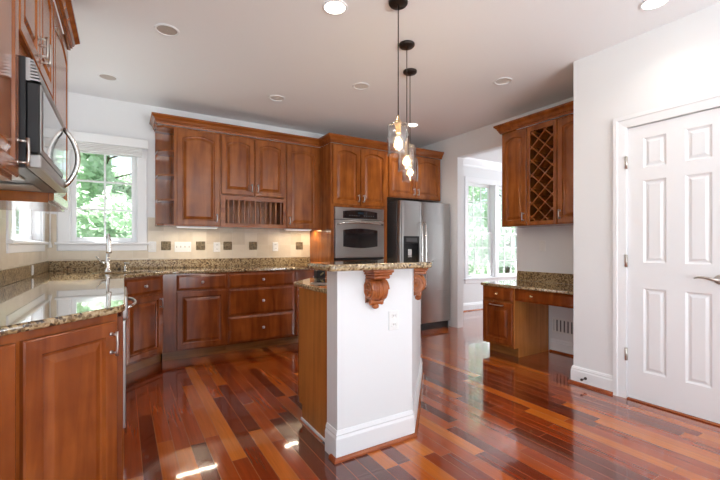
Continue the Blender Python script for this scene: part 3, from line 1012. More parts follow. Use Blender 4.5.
hb.tube([(0.03, -0.036, hz - 0.006), (0.045, -0.07, hz - 0.004), (0.12, -0.085, hz + 0.006), (ow / 2, -0.092, hz + 0.014), (ow - 0.12, -0.085, hz + 0.006), (ow - 0.045, -0.07, hz - 0.004), (ow - 0.03, -0.036, hz - 0.006)], 0.011, 12)
hb.build('oven_handle', CHROME, odo)
MB().box(0, ow, -0.022, -0.0005, 0.0, 0.027, 0.003).build('vent_trim', BLACK, r)

# fridge-top cabinet
r = thing('wall_cabinet', 'short cherry cabinet with two arched doors above the refrigerator', 'wall cabinet', (3.0675, YT, 1.835))
FW = 0.975
MB().box(0, FW, 0, TD, 0, ZU1 - 1.835).build('carcass', CHERRY, r)
door(r, 0.020, 0.480, 0.012, ZU1 - 1.835 - 0.022, 0.034, 'R')
door(r, 0.490, 0.955, 0.012, ZU1 - 1.835 - 0.022, 0.034, 'L')

# ------------------------------------------------------------------ refrigerator
r = thing('refrigerator', 'stainless side-by-side refrigerator with ice dispenser at the right end of the back wall', 'refrigerator', (3.13, 4.09, 0))
RW, RD = 0.905, 0.80
MB().box(0.0, RW, 0.075, RD, 0.03, 1.765, 0.004).build('cabinet_body', DGREY, r)
MB().box(0.01, RW - 0.01, 0.03, 0.20, 0.0, 0.085).build('kick_grille', BLACK, r)
xs_ = 0.365
fd = MB()
# freezer door with a dispenser opening
dx0, dx1, dz0, dz1_ = 0.060, 0.325, 0.93, 1.30
fd.box(0.002, dx0, 0.0, 0.07, 0.095, 1.775, 0.006, 2)
fd.box(dx1, xs_ - 0.003, 0.0, 0.07, 0.095, 1.775, 0.006, 2)
fd.box(dx0 - 0.006, dx1 + 0.006, 0.0005, 0.07, 0.0955, dz0)
fd.box(dx0 - 0.006, dx1 + 0.006, 0.0005, 0.07, dz1_, 1.7745)
fdo = fd.build('freezer_door', STEEL, r)
dp = MB()
dp.box(dx0, dx1, 0.060, 0.0695, dz0, dz1_)
dp.box(dx0, dx0 + 0.012, -0.003, 0.0598, dz0, dz1_); dp.box(dx1 - 0.012, dx1, -0.003, 0.0598, dz0, dz1_)
dp.box(dx0 + 0.0122, dx1 - 0.0122, -0.003, 0.0598, dz1_ - 0.10, dz1_)
dp.box(dx0 + 0.0122, dx1 - 0.0122, -0.003, 0.0598, dz0, dz0 + 0.03)
dpo = dp.build('dispenser', BLACK, fdo)
MB().box(0.16, 0.225, 0.03, 0.0595, dz0 + 0.10, dz0 + 0.20, 0.006).build('dispenser_paddle', CHROME, dpo)
MB().box(dx0 + 0.04, dx1 - 0.04, -0.0045, -0.0032, dz1_ - 0.075, dz1_ - 0.025).build('dispenser_panel', DGREY, dpo)
fr = MB(); fr.box(xs_ + 0.003, RW - 0.002, 0.0, 0.07, 0.095, 1.775, 0.006, 2)
fro = fr.build('fridge_door', STEEL, r)
for par, x in ((fdo, xs_ - 0.035), (fro, xs_ + 0.035)):
    hb = MB()
    hb.tube([(x, 0.001, 1.49), (x, -0.035, 1.475), (x, -0.055, 1.44), (x, -0.058, 1.1), (x, -0.055, 0.62), (x, -0.035, 0.585), (x, 0.001, 0.57)], 0.012, 12)
    hb.build('door_handle', CHROME, par)

# ------------------------------------------------------------------ crown mouldings
CRP = [(0.0, 2.4555), (0.010, 2.4555), (0.012, 2.470), (0.020, 2.474), (0.020, 2.486), (0.026, 2.490), (0.034, 2.510), (0.052, 2.528),
       (0.058, 2.532), (0.058, 2.550), (0.0, 2.550)]
def crown(label, path, s=1):
    mb = MB(); mb.sweep(CRP, path, s)
    for i in range(len(path) - 1):                      # rope / dentil course
        a = Vector(path[i]); b = Vector(path[i + 1]); d = (b - a); L = d.length; d.normalize()
        nn = Vector((d.y, -d.x)) * s
        k = 0.012
        while k < L - 0.01:
            c = a + d * k + nn * 0.0205
            mb.M = Matrix.Translation((c.x, c.y, 2.480)) @ Matrix.Rotation(math.atan2(d.y, d.x), 4, 'Z')
            mb.box(-0.006, 0.006, -0.004, 0.004, -0.005, 0.005)
            k += 0.019
    mb.M = Matrix()
    o = mb.build('crown_moulding', CHERRY_H)
    tag(o, label, 'moulding')
    return o
crown('cherry crown moulding on top of the long back wall cabinets and oven tower',
      [(0.31, YB - 0.001), (0.31, YU - 0.021), (2.205 - 0.001, YU - 0.021), (2.205 - 0.001, YT - 0.021), (4.0425, YT - 0.021)])

# ------------------------------------------------------------------ wall cabinets, left wall
XU = -0.326
UDL = XU - XL - 0.0015
r = thing('wall_cabinet', 'cherry wall cabinet in the near left corner, left of the microwave', 'wall cabinet', (XU, 0.96, ZU0), R(90))
MB().box(0, 0.803, 0, UDL, 0, HU).build('carcass', CHERRY, r)
door(r, 0.012, 0.395, 0.012, HU - 0.022, 0.038, 'R')
door(r, 0.405, 0.790, 0.012, HU - 0.022, 0.038, 'R')
r = thing('wall_cabinet', 'short cherry wall cabinet directly above the microwave', 'wall cabinet', (XU, 1.764, 1.835), R(90))
MB().box(0, 0.760, 0, UDL, 0, ZU1 - 1.835).build('carcass', CHERRY, r)
door(r, 0.012, 0.376, 0.085, ZU1 - 1.835 - 0.022, 0.034, 'R')
door(r, 0.384, 0.748, 0.085, ZU1 - 1.835 - 0.022, 0.034, 'L')
r = thing('wall_cabinet', 'cherry wall cabinet between the microwave and the left window', 'wall cabinet', (XU, 2.525, ZU0), R(90))
MB().box(0, 0.645, 0, UDL, 0, HU).build('carcass', CHERRY, r)
door(r, 0.014, 0.631, 0.012, HU - 0.022, 0.038, None)
crown('cherry crown moulding on top of the left wall cabinets above the microwave',
      [(XU + 0.021, 0.96), (XU + 0.021, 3.171), (XL + 0.001, 3.171)])

# microwave: front panel at world x = -0.25
r = thing('microwave', 'stainless over-counter microwave with bowed handle under the left wall cabinets', 'microwave', (-0.290, 1.766, 1.435), R(90))
MWW, MWH = 0.755, 0.39
MB().box(0, MWW, 0, 0.355, 0.0, MWH).build('casing', BLACK, r)
dm = MB(); dm.box(0.0, 0.60, -0.038, -0.0005, 0.055, MWH - 0.085, 0.005)
dmo = dm.build('door', BLACK, r)
MB().box(0.004, 0.598, -0.0420, -0.0382, 0.058, MWH - 0.088, 0.001).build('door_skin', STEEL, dmo)
MB().box(0.035, 0.565, -0.0435, -0.0422, 0.075, MWH - 0.10).build('door_glass', BLACKG, dmo)
MB().box(0.603, MWW, -0.038, -0.0005, 0.055, MWH - 0.085, 0.004).build('control_panel', BLACKG, r)
bs = MB(); bs.box(0.0, MWW, -0.042, -0.0005, 0.002, 0.052, 0.004)
bs.build('bottom_trim', STEEL, r)
vg = MB()
vg.box(0.0, MWW, -0.012, -0.0005, MWH - 0.082, MWH - 0.002)
for k in range(7):
    z = MWH - 0.078 + k * 0.011
    vg.prism_x([(-0.012, z), (-0.040 + k * 0.003, z - 0.001), (-0.040 + k * 0.003, z + 0.005), (-0.012, z + 0.007)], 0.0, MWW)
vg.build('vent_grille', STEEL, r)
hb = MB()
hp = []
for k in range(15):
    t = k / 14
    hp.append((0.625, -0.040 - 0.058 * math.sin(PI * t) ** 0.75, 0.020 + 0.285 * t))
hb.tube(hp, 0.011, 12)
hb.build('handle', CHROME, dmo)
for x0 in (0.08, 0.45):
    MB().box(x0, x0 + 0.22, 0.05, 0.26, -0.006, -0.0005, 0.002).build('grease_filter', STEEL, r)

# ------------------------------------------------------------------ window dressing
r = thing('window_blind', 'white headrail and raised white shade across the top of the sink window', 'blind', (-0.60, YB - 0.021, 2.20))
MB().box(0, 0.84, -0.075, -0.001, 0.03, 0.128, 0.006).build('headrail', TRIM, r)
bm_ = MB()
for k in range(5):
    bm_.box(0.09, 0.78, -0.060 + 0.003 * (k % 2), -0.012, -0.055 + k * 0.017, -0.041 + k * 0.017, 0.003)
bm_.build('gathered_shade', FABRIC, r)
r = thing('blind_cord', 'white pull cord with tassel hanging left of the sink window', 'cord', (-0.618, YB - 0.045, 1.15))
mb = MB()
mb.tube([(0, 0, 0.04), (0.003, 0, 0.5), (0, 0, 1.0775)], 0.008, 8)
mb.build('cord', FABRIC, r)
mb = MB(); mb.lathe([(0.008, 0.06), (0.012, 0.04), (0.020, 0.0), (0.012, -0.002)], (0, 0, 0), 'Z', 12)
mb.build('tassel', WHITEP, r)

# ------------------------------------------------------------------ backsplash accents, switches, outlets
YS = YB - 0.0103
tiles = [(0.420, 'square bronze relief tile nearest the window, left of the four-gang switch plate'),
         (0.788, 'square bronze relief tile just right of the four-gang switch plate'),
         (1.102, 'square bronze relief tile just right of the first backsplash outlet'),
         (1.415, 'square bronze relief tile in the middle of the backsplash, below the plate rack'),
         (2.046, 'square bronze relief tile nearest the oven tower')]
for x, lb in tiles:
    mb = MB()
    mb.box(x - 0.051, x + 0.051, YS - 0.006, YS, 1.118, 1.220, 0.004)
    for k in range(4):
        rr = 0.038 - 0.009 * k
        mb.M = Matrix.Translation((x, YS - 0.006, 1.169))
        mb.lathe([(rr, 0.0), (rr - 0.002, -0.002), (rr - 0.004, -0.001)], (0, 0, 0), 'Y', 8, caps=(k == 3))
        mb.M = Matrix()
    o = mb.build('accent_tile', BRONZE_T)
    tag(o, lb, 'tile', 'bronze accent tiles on the backsplash')

def plate(name, label, cat, loc, rz, w, h, kind, gangs=1, group=None):
    r = thing(name, label, cat, loc, rz, group)
    MB().box(-w / 2, w / 2, -0.006, 0, -h / 2, h / 2, 0.002).build('cover_plate', WHITEP, r)
    for g in range(gangs):
        cx = (g - (gangs - 1) / 2) * (w / gangs)
        if kind == 'switch':
            MB().box(cx - 0.014, cx + 0.014, -0.010, -0.0062, -0.030, 0.030, 0.002).build('rocker', WHITEP, r)
        elif kind == 'toggle':
            MB().box(cx - 0.005, cx + 0.005, -0.016, -0.0062, -0.008, 0.014, 0.002).build('toggle', IVORY, r)
        else:
            for dz in (-0.026, 0.026):
                mb = MB()
                mb.box(cx - 0.016, cx + 0.016, -0.008, -0.0062, dz - 0.014, dz + 0.014, 0.003)
                s_ = mb.build('socket', WHITEP, r)
                mb = MB()
                mb.box(cx - 0.008, cx - 0.005, -0.0088, -0.0081, dz - 0.003, dz + 0.008)
                mb.box(cx + 0.005, cx + 0.008, -0.0088, -0.0081, dz - 0.003, dz + 0.008)
                mb.build('slots', DGREY, s_)
    return r
plate('light_switch', 'single white rocker switch right beside the sink window casing', 'switch', (0.280, YS, 1.157), 0, 0.080, 0.118, 'switch')
plate('light_switch', 'wide white four-gang switch plate on the backsplash under the tall wall cabinet', 'switch', (0.596, YS, 1.155), 0, 0.178, 0.118, 'toggle', 4)
plate('outlet', 'white outlet on the backsplash below the wall cabinet and plate rack joint', 'outlet', (0.973, YS, 1.152), 0, 0.080, 0.118, 'outlet')
plate('outlet', 'white outlet on the backsplash nearest the oven tower', 'outlet', (1.709, YS, 1.157), 0, 0.076, 0.116, 'outlet')
plate('outlet', 'small white outlet on the granite upstand under the left window', 'outlet', (XL + 0.0225, 4.06, 0.968), R(90), 0.060, 0.080, 'switch')
plate('light_switch', 'white switch plate on the wall above the desk', 'switch', (XR - 0.0005, 2.66, 1.166), R(-90), 0.072, 0.118, 'switch')
plate('outlet', 'small white wall plate left of the dining room window', 'outlet', (5.215, YB - 0.0005, 0.86), 0, 0.072, 0.115, 'outlet')

# under-cabinet lights
for x0, x1, lb in ((0.50, 0.93, 'slim white under-cabinet light below the left tall wall cabinet'), (1.745, 2.10, 'slim white under-cabinet light below the cabinet beside the oven tower')):
    r = thing('under_cabinet_light', lb, 'light', ((x0 + x1) / 2, YU + 0.06, ZU0 - 0.0005))
    w = x1 - x0
    MB().box(-w / 2, w / 2, -0.03, 0.03, -0.016, 0, 0.003).build('housing', WHITEP, r)
    MB().box(-w / 2 + 0.01, w / 2 - 0.01, -0.022, 0.022, -0.0185, -0.0165).build('lens', STRIP, r)
    l = light('under_cabinet_lamp', 'AREA', ((x0 + x1) / 2, YU + 0.06, ZU0 - 0.022), 2.6, (1.0, 0.86, 0.66), w - 0.03, 0.04)
l = light('under_cabinet_puck', 'AREA', (2.15, 4.75, ZU0 - 0.01), 1.0, (1.0, 0.72, 0.38), 0.05, 0.05)

# ------------------------------------------------------------------ island
u = Vector((0.682, 0.731)).normalized(); nrm = Vector((u.y, -u.x))
A_ = Vector((0.995, 1.860)); Cc = Vector((1.515, 1.860)); E_ = Cc + u * 1.13
T_ = 0.125
Ei = E_ - nrm * T_
# inner corner of the two wall runs: y = 1.86+T, and diag line offset T
p = Cc - nrm * T_
tt = (1.860 + T_ - p.y) / u.y
Ci = p + u * tt
Ai = Vector((0.995, 1.860 + T_))
r = thing('kitchen_island', 'five-sided kitchen island with white half wall, wood side panel and carved corbels', 'island', (1.45, 2.3, 0))
pony = [A_, Cc, E_, Ei, Ci, Ai]
MB().prism([(q.x, q.y) for q in pony], 0.0, 1.034).build('half_wall', WALL, r, True)
bbpath = [(Ai.x, Ai.y - 0.005), (A_.x, A_.y), (Cc.x, Cc.y), (E_.x, E_.y), (Ei.x, Ei.y)]
BBI = [(0.0005, 0), (0.016, 0), (0.016, 0.115), (0.010, 0.130), (0.012, 0.137), (0.005, 0.158), (0.0005, 0.158)]
MB().sweep(BBI, bbpath, 1).build('baseboard', TRIM, r, True)
MB().sweep(SHP, [(0.9945, 1.90), (A_.x, A_.y), (Cc.x, Cc.y), (E_.x, E_.y), (Ei.x, Ei.y)], 1).build('shoe_moulding', SHOE, r, True)
cabp = [(1.034, 1.987), (Ci.x - 0.003, 1.987), (Ei.x - 0.002, Ei.y + 0.001), (Ei.x - 0.06, 2.76), (1.290, 2.76), (1.034, 2.48)]
MB().prism(cabp, 0.10, 0.883).build('carcass', CHERRY, r, True)
toep = [(1.045, 1.99), (Ci.x - 0.003, 1.99), (Ei.x - 0.03, Ei.y - 0.03), (Ei.x - 0.09, 2.69), (1.32, 2.69), (1.045, 2.41)]
MB().prism(toep, 0.0, 0.0995).build('toe_kick', TOE, r, True)
mb = MB(); mb.box(1.027, 1.0335, 1.987, 2.475, 0.10, 0.883); mb.box(1.027, 1.0335, 1.987, 2.42, 0.0, 0.0998)
mb.build('side_panel', PANEL, r, True)
MB().box(1.016, 1.0265, 1.90, 2.42, 0.0, 0.018, 0.003).build('shoe_strip', TRIM, r, True)
# island doors on the clipped corner and the rear face
def face(root, p0, p1, m=CHERRY):
    """matrix putting local x along p0->p1 with -y outward (right of travel seen from outside)"""
    d = Vector(p1) - Vector(p0)
    return Matrix.Translation((p0[0], p0[1], 0)) @ Matrix.Rotation(math.atan2(d.y, d.x), 4, 'Z'), d.length
for p0, p1 in (((1.290, 2.76), (1.034, 2.48)), ((Ei.x - 0.06, 2.76), (1.292, 2.76))):
    Mx, L = face(r, p0, p1)
    nd = 1 if L < 0.5 else 2
    for k in range(nd):
        a = 0.02 + k * (L - 0.04) / nd; b = 0.02 + (k + 1) * (L - 0.04) / nd - 0.008
        db = door_mb(a, b, 0.12, 0.70); db.v = [tuple(Mx @ Vector(q)) for q in db.v]; db.build('door', CHERRY, r, True)
        db = drawer_mb(a, b, 0.715, 0.868); db.v = [tuple(Mx @ Vector(q)) for q in db.v]; db.build('drawer', CHERRY_H, r, True)

# corbels: local x across, -y outward from the wall, z = 0 at the top
def corbel(root, pos, rz, W=0.105, D=0.105):
    Mx = Matrix.Translation((pos[0], pos[1], 1.0340)) @ Matrix.Rotation(rz, 4, 'Z') @ Matrix.Diagonal((1, 1, 1.18, 1))
    mb = MB(); mb.M = Mx
    # abacus and neck mouldings
    mb.box(-W / 2 - 0.016, W / 2 + 0.016, -D - 0.012, -0.001, -0.016, 0, 0.004)
    mb.box(-W / 2 - 0.009, W / 2 + 0.009, -D - 0.004, -0.001, -0.028, -0.0162, 0.004)
    mb.box(-W / 2 - 0.002, W / 2 + 0.002, -D + 0.006, -0.001, -0.046, -0.0282, 0.005)
    # S-shaped body profile in (y, z)
    prof = [(-0.001, -0.046)]
    R1 = 0.052; cz = -0.046 - R1; cy = -D + R1 + 0.012
    for k in range(17):
        a = R(75) - R(200) * k / 16
        prof.append((cy - R1 * math.cos(a - 0), cz + R1 * math.sin(a)))
    prof += [(-0.052, -0.150), (-0.040, -0.160), (-0.001, -0.165)]
    # sanitise: body as rounded barrel with bulging flanks
    seg = 9
    loops_ = []
    for k in range(seg):
        t = k / (seg - 1)
        x = -W / 2 + W * t
        bul = 0.86 + 0.14 * math.sin(PI * t)
        loops_.append([(x, y * bul if y < -0.002 else y, z) for y, z in prof])
    n = len(prof)
    vs = [p for l in loops_ for p in l]; fs = []
    for i in range(seg - 1):
        for k in range(n):
            k2 = (k + 1) % n
            fs.append((i * n + k, i * n + k2, (i + 1) * n + k2, (i + 1) * n + k))
    fs.append(tuple(range(n))); fs.append(tuple((seg - 1) * n + k for k in range(n)))
    mb.add(vs, fs)
    # leaf ribs on the front
    for s_ in (-1, 1):
        for q in range(4):
            pts = []
            for k in range(9):
                t = k / 8
                a = R(70) - R(150) * (0.08 + 0.84 * t)
                xx = s_ * (0.004 + (0.010 + q * 0.010) * math.sin(PI * (0.15 + 0.7 * t)))
                pts.append((xx, (cy - (R1 + 0.001) * math.cos(a)) * (0.86 + 0.14 * math.cos(xx / W * PI)), cz + (R1 + 0.001) * math.sin(a)))
            mb.tube(pts, 0.0042 - 0.0004 * q, 6)
    # volutes on the flanks
    for s_ in (-1, 1):
        pts = []
        for k in range(40):
            a = k / 39 * 2.3 * 2 * PI
            rr = 0.046 * (1 - k / 44)
            pts.append((s_ * (W / 2 + 0.003), cy * 0.86 - rr * math.cos(a), cz + rr * math.sin(a)))
        mb.tube(pts, 0.0055, 7)
        mb.lathe([(0.010, -0.004), (0.010, 0.004), (0.006, 0.008)] if s_ > 0 else [(0.006, -0.008), (0.010, -0.004), (0.010, 0.004)], (s_ * (W / 2 + 0.003), cy * 0.86, cz), 'X', 12)
    # lower roll with its two small scrolls and drop
    mb.lathe([(0.012, -0.044), (0.017, -0.041), (0.017, -0.034), (0.014, -0.030), (0.014, 0.030), (0.017, 0.034), (0.017, 0.041), (0.012, 0.044)], (0, -0.034, -0.158), 'X', 14)
    mb.lathe([(0.006, -0.012), (0.019, -0.006), (0.021, 0.006), (0.012, 0.014)], (0, -0.026, -0.182), 'Z', 12)
    mb.M = Matrix()
    return mb.build('corbel', CARVED, root, True)
corbel(r, (1.226, 1.860), 0.0)
cpos = Cc + u * 0.20
corbel(r, (cpos.x, cpos.y), math.atan2(u.y, u.x), D=0.085)

plate('outlet', 'white outlet on the white half wall of the island below the corbel', 'outlet', (1.372, 1.8595, 0.722), 0, 0.072, 0.115, 'outlet')

ct = rounded([(1.005, 1.988), (Ci.x - 0.004, 1.988), (Ei.x - 0.004, Ei.y - 0.002), (Ei.x - 0.03, 2.80), (1.255, 2.80), (1.005, 2.535)], [0, 0, 0, 0, 0.02, 0.03])
o = slab('island_countertop', [ct], 0.884, 0.914, 0.009, GRANITE)
tag(o, 'lower granite countertop of the island behind the white half wall', 'countertop')
outn = 0.115
B1 = Vector((1.535, 1.700)); B2 = B1 + u * 1.36
B3 = B2 - nrm * 0.37
B4 = B1 - nrm * 0.37 + u * 0.30
bt = rounded([(0.872, 1.700), tuple(B1), tuple(B2), tuple(B3), tuple(B4), (0.872, 2.0)], [0.03, 0.05, 0.04, 0.04, 0.05, 0.03])
o = slab('bar_top', [bt], 1.0345, 1.070, 0.012, GRANITE)
tag(o, 'raised granite bar top resting on the white island half wall', 'countertop')

r = thing('cooktop', 'black glass cooktop with steel rim set in the lower island counter', 'cooktop', (1.38, 2.41, 0.9143), math.atan2(u.y, u.x))
MB().box(-0.26, 0.26, -0.20, 0.20, 0, 0.006, 0.002).build('rim', STEEL, r)
MB().box(-0.25, 0.25, -0.19, 0.19, 0.0062, 0.0075).build('glass_top', BLACKG, r)
r = thing('canister', 'small dark canister with a pale gold mark at the back edge of the island counter', 'container', (1.31, 2.74, 0.9143))
MB().box(-0.036, 0.036, -0.03, 0.03, 0, 0.062, 0.004).build('body', BLACK, r)
mb = MB(); mb.M = Matrix.Translation((0.004, -0.0302, 0.034)) @ Matrix.Rotation(R(-35), 4, 'Y'); mb.box(-0.016, 0.016, -0.0012, 0, -0.006, 0.006)
mb.build('gold_mark', BRASS, r)

# ------------------------------------------------------------------ desk alcove (right wall, local x -> -y, front -x)
XK = 3.45
r = thing('base_cabinet', 'cherry desk cabinet with a drawer over a small door beside the dining room opening', 'base cabinet', (XK, 2.985, 0), R(-90))
dw = 0.40; dd = XR - XK - 0.018
MB().box(0, dw, 0, dd, 0.10, 0.728).build('carcass', CHERRY, r)
MB().box(0.03, dw, 0.075, dd, 0, 0.0995).build('toe_kick', TOE, r)
mb = MB(); mb.box(dw + 0.0003, dw + 0.008, 0.004, dd, 0.10, 0.728); mb.box(dw + 0.0003, dw + 0.008, 0.075, dd, 0, 0.0998)
mb.build('side_panel', PANEL, r)
drawer(r, 0.012, dw - 0.005, 0.585, 0.718, CHERRY_D, BRASS)
d = door(r, 0.012, dw - 0.005, 0.125, 0.570, 0, None, True, CHERRY_D)
hb = MB(); hb.tube([(0.12, -0.021, 0.535), (0.125, -0.045, 0.535), (0.20, -0.05, 0.535), (0.28, -0.045, 0.535), (0.285, -0.021, 0.535)], 0.005, 8)
hb.build('pull', PEWTER, d)
r = thing('drawer_unit', 'wide shallow cherry drawer hung under the granite desk top over the knee space', 'drawer', (XK + 0.02, 2.576, 0.60), R(-90))
MB().box(0, 0.704, 0, 0.45, 0.005, 0.128).build('drawer_box', CHERRY_D, r)
dr = drawer_mb(0.0, 0.704, 0.0, 0.127).build('drawer_front', CHERRY_D, r)
knob(dr, 0.20, 0.064, m=BRASS)
dt = rounded([(XK - 0.035, YD + 0.002), (XR - 0.0165, YD + 0.002), (XR - 0.0165, 2.998), (XK - 0.035, 2.998)], [0, 0, 0.01, 0.02])
o = slab('countertop', [dt], 0.7285, 0.7585, 0.009, GRANITE)
tag(o, 'granite desk top in the alcove below the wine rack', 'countertop')
MB().box(XR - 0.0162, XR - 0.0008, YD + 0.002, 2.985, 0.7587, 0.868, 0.002).build('granite_upstand', GRANITE_H, o)
# vent grille
r = thing('vent_grille', 'white louvred air vent low on the wall under the desk', 'vent', (XR - 0.0006, 2.545, 0.215), R(-90))
mb = MB()
mb.box(0, 0.36, -0.006, 0, 0, 0.018, 0.002); mb.box(0, 0.36, -0.006, 0, 0.142, 0.16, 0.002)
mb.box(0, 0.018, -0.006, 0, 0.0182, 0.1418, 0.002); mb.box(0.342, 0.36, -0.006, 0, 0.0182, 0.1418, 0.002)
mb.build('frame', WHITEP, r)
MB().box(0.0182, 0.3418, -0.0015, 0, 0.0182, 0.1418).build('dark_back', DGREY, r)
mb = MB()
for k in range(8):
    x = 0.037 + k * 0.041
    mb.box(x - 0.0125, x + 0.0125, -0.005, -0.0017, 0.0183, 0.1417)
mb.build('louvres', WHITEP, r)

# wine cabinet
XW = 3.736
WD = XR - XW - 0.0015
r = thing('wine_cabinet', 'cherry wall cabinet with a diagonal wine lattice between two doors above the desk', 'wall cabinet', (XW, 2.955, ZU0), R(-90))
WW = 2.955 - YD - 0.002
mb = MB()
mb.box(0, 0.335, 0, WD, 0, HU); mb.box(0.670, WW, 0, WD, 0, HU)
mb.box(0.3352, 0.6698, 0.0, WD, 0, 0.030); mb.box(0.3352, 0.6698, 0.0, WD, HU - 0.05, HU)
mb.box(0.3352, 0.6698, WD - 0.01, WD, 0.0302, HU - 0.0502)
mb.build('carcass', CHERRY, r)
door(r, 0.012, 0.328, 0.012, HU - 0.022, 0.034, 'R')
door(r, 0.677, 0.677 + 0.318, 0.012, HU - 0.022, 0.034, 'L')
ff = MB()
ff.box(0.334, 0.372, -0.020, -0.0005, 0.004, HU - 0.012, 0.003); ff.box(0.633, 0.671, -0.020, -0.0005, 0.004, HU - 0.012, 0.003)
ff.box(0.3722, 0.6328, -0.019, -0.0005, 0.004, 0.045); ff.box(0.3722, 0.6328, -0.019, -0.0005, HU - 0.065, HU - 0.012)
ff.build('face_frame', CHERRY, r)
lat = MB()
lx0, lx1, lz0, lz1 = 0.3722, 0.6328, 0.0455, HU - 0.0655
pit = 0.150
def clipline(c, s_):
    """line z = c + s*(x - lx0) clipped to the opening"""
    pts = []
    za = c; zb_ = c + s_ * (lx1 - lx0)
    xa, xb = lx0, lx1
    if s_ > 0:
        if za < lz0: xa = lx0 + (lz0 - c); za = lz0
        if zb_ > lz1: xb = lx0 + (lz1 - c); zb_ = lz1
    else:
        if za > lz1: xa = lx0 + (c - lz1); za = lz1
        if zb_ < lz0: xb = lx0 + (c - lz0); zb_ = lz0
    if xb - xa < 0.012: return None
    return (xa, za, xb, zb_)
for s_ in (1, -1):
    c = lz0 - 0.6 if s_ > 0 else lz0
    c = lz0 - pit * 2 + 0.02 if s_ > 0 else lz0 + 0.06
    while c < lz1 + 0.6:
        q = clipline(c, s_)
        if q and q[1] <= lz1 and q[3] >= lz0 - 1e-6 and q[1] >= lz0 - 1e-6 and q[3] <= lz1 + 1e-6:
            xa, za, xb, zb_ = q
            Lq = math.hypot(xb - xa, zb_ - za)
            lat.M = Matrix.Translation(((xa + xb) / 2, 0, (za + zb_) / 2)) @ Matrix.Rotation(-math.atan2(zb_ - za, xb - xa), 4, 'Y')
            yo = 0.0 if s_ > 0 else 0.0006
            lat.box(-Lq / 2, Lq / 2, -0.014 + yo, 0.20 + yo, -0.0065, 0.0065)
        c += pit
lat.M = Matrix()
lat.build('wine_lattice', CHERRY, r)
crown('cherry crown moulding on top of the wine rack cabinet', [(XR - 0.001, 2.956), (XW - 0.021, 2.956), (XW - 0.021, YD + 0.002)], 1)

# ------------------------------------------------------------------ recessed lights
def can(x, y, label, on=False, inner=CAN_IN, power=0, R0=0.085):
    r = thing('recessed_light', label, 'ceiling light', (x, y, ZC), 0)
    mb = MB()
    mb.lathe([(R0 - 0.018, -0.001), (R0 - 0.016, -0.007), (R0 - 0.004, -0.007), (R0, -0.0005)], (0, 0, 0), 'Z', 32, caps=False)
    mb.build('trim_ring', TRIM, r)
    mb = MB()
    if on:
        mb.lathe([(R0 - 0.017, -0.0045), (R0 - 0.03, -0.0055), (0.002, -0.006)], (0, 0, 0), 'Z', 32, caps=False)
        mb.build('lens', CAN_ON, r)
        l = light('recessed_lamp', 'SPOT', (x, y, ZC - 0.02), power, (1.0, 0.90, 0.78), spot_size=R(140), spot_blend=1.0, shadow_soft_size=0.06)
    else:
        mb.lathe([(R0 - 0.016, -0.0015), (R0 - 0.03, -0.001), (0.03, -0.0009), (0.002, -0.0008)], (0, 0, 0), 'Z', 32, caps=False)
        mb.build('baffle', inner, r)
    return r
can(0.275, 3.144, 'recessed ceiling light with a brownish baffle, nearest to the left cabinets')
can(-0.118, 4.303, 'recessed ceiling light above the corner sink by the window')
can(1.398, 3.972, 'recessed ceiling light above the plate rack cabinet', inner=CAN_W)
can(1.999, 3.243, 'unlit recessed ceiling light left of the pendants', inner=CAN_W)
can(3.094, 2.437, 'recessed ceiling light between the pendants and the wine rack', inner=CAN_W)
can(1.193, 2.263, 'bright lit recessed ceiling light above the near end of the island', True, power=42)
can(2.932, 1.136, 'bright lit recessed ceiling light above the white pantry door', True, power=15)
can(3.20, 3.93, 'lit recessed ceiling light in front of the refrigerator, behind the pendants', True, power=40)

# ------------------------------------------------------------------ pendants
def pendant(x, y, label):
    r = thing('pendant_light', label, 'pendant light', (x, y, 1.75), 0, 'glass pendants over the island bar')
    top = ZC - 1.75
    mb = MB(); mb.lathe([(0.062, top - 0.0005), (0.062, top - 0.012), (0.055, top - 0.022), (0.012, top - 0.024)], (0, 0, 0), 'Z', 28)
    mb.build('canopy', OILB, r)
    mb = MB(); mb.tube([(0, 0, 0.255), (0, 0, top - 0.02)], 0.0035, 8)
    mb.build('cord', OILB, r)
    mb = MB(); mb.lathe([(0.006, 0.256), (0.010, 0.235), (0.016, 0.222), (0.026, 0.204), (0.026, 0.197), (0.017, 0.192), (0.017, 0.140), (0.012, 0.138)], (0, 0, 0), 'Z', 20)
    mb.build('socket', COPPER, r)
    mb = MB()
    mb.lathe([(0.070, 0.0), (0.071, 0.10), (0.071, 0.185), (0.066, 0.194), (0.020, 0.196), (0.020, 0.193), (0.064, 0.191), (0.068, 0.184), (0.068, 0.10), (0.067, 0.0), (0.070, 0.0)], (0, 0, 0), 'Z', 36, caps=False)
    mb.build('glass_shade', SHADEG, r)
    mb = MB()
    prof = [(0.013, 0.140), (0.014, 0.122)]
    for k in range(1, 12):
        a = R(60) - R(150) * k / 11
        prof.append((0.038 * math.cos(a), 0.085 + 0.038 * math.sin(a)))
    mb.lathe(prof, (0, 0, 0), 'Z', 24, caps=False)
    b_ = mb.build('bulb', BULBG, r)
    mb = MB()
    for k in range(6):
        a = 2 * PI * k / 6
        mb.tube([(0.007 * math.cos(a), 0.007 * math.sin(a), 0.110), (0.018 * math.cos(a), 0.018 * math.sin(a), 0.088), (0.012 * math.cos(a), 0.012 * math.sin(a), 0.066)], 0.0022, 6)
    mb.build('filament', FILA, b_)
    light('pendant_lamp', 'POINT', (x, y, 1.75 + 0.095), 5.5, (1.0, 0.78, 0.52), shadow_soft_size=0.03)
    return r
pendant(1.515, 2.0, 'nearest and largest-looking of the three clear glass pendants over the island')
pendant(1.890, 2.385, 'middle of the three clear glass pendants over the island')
pendant(2.205, 2.736, 'farthest of the three clear glass pendants over the island')

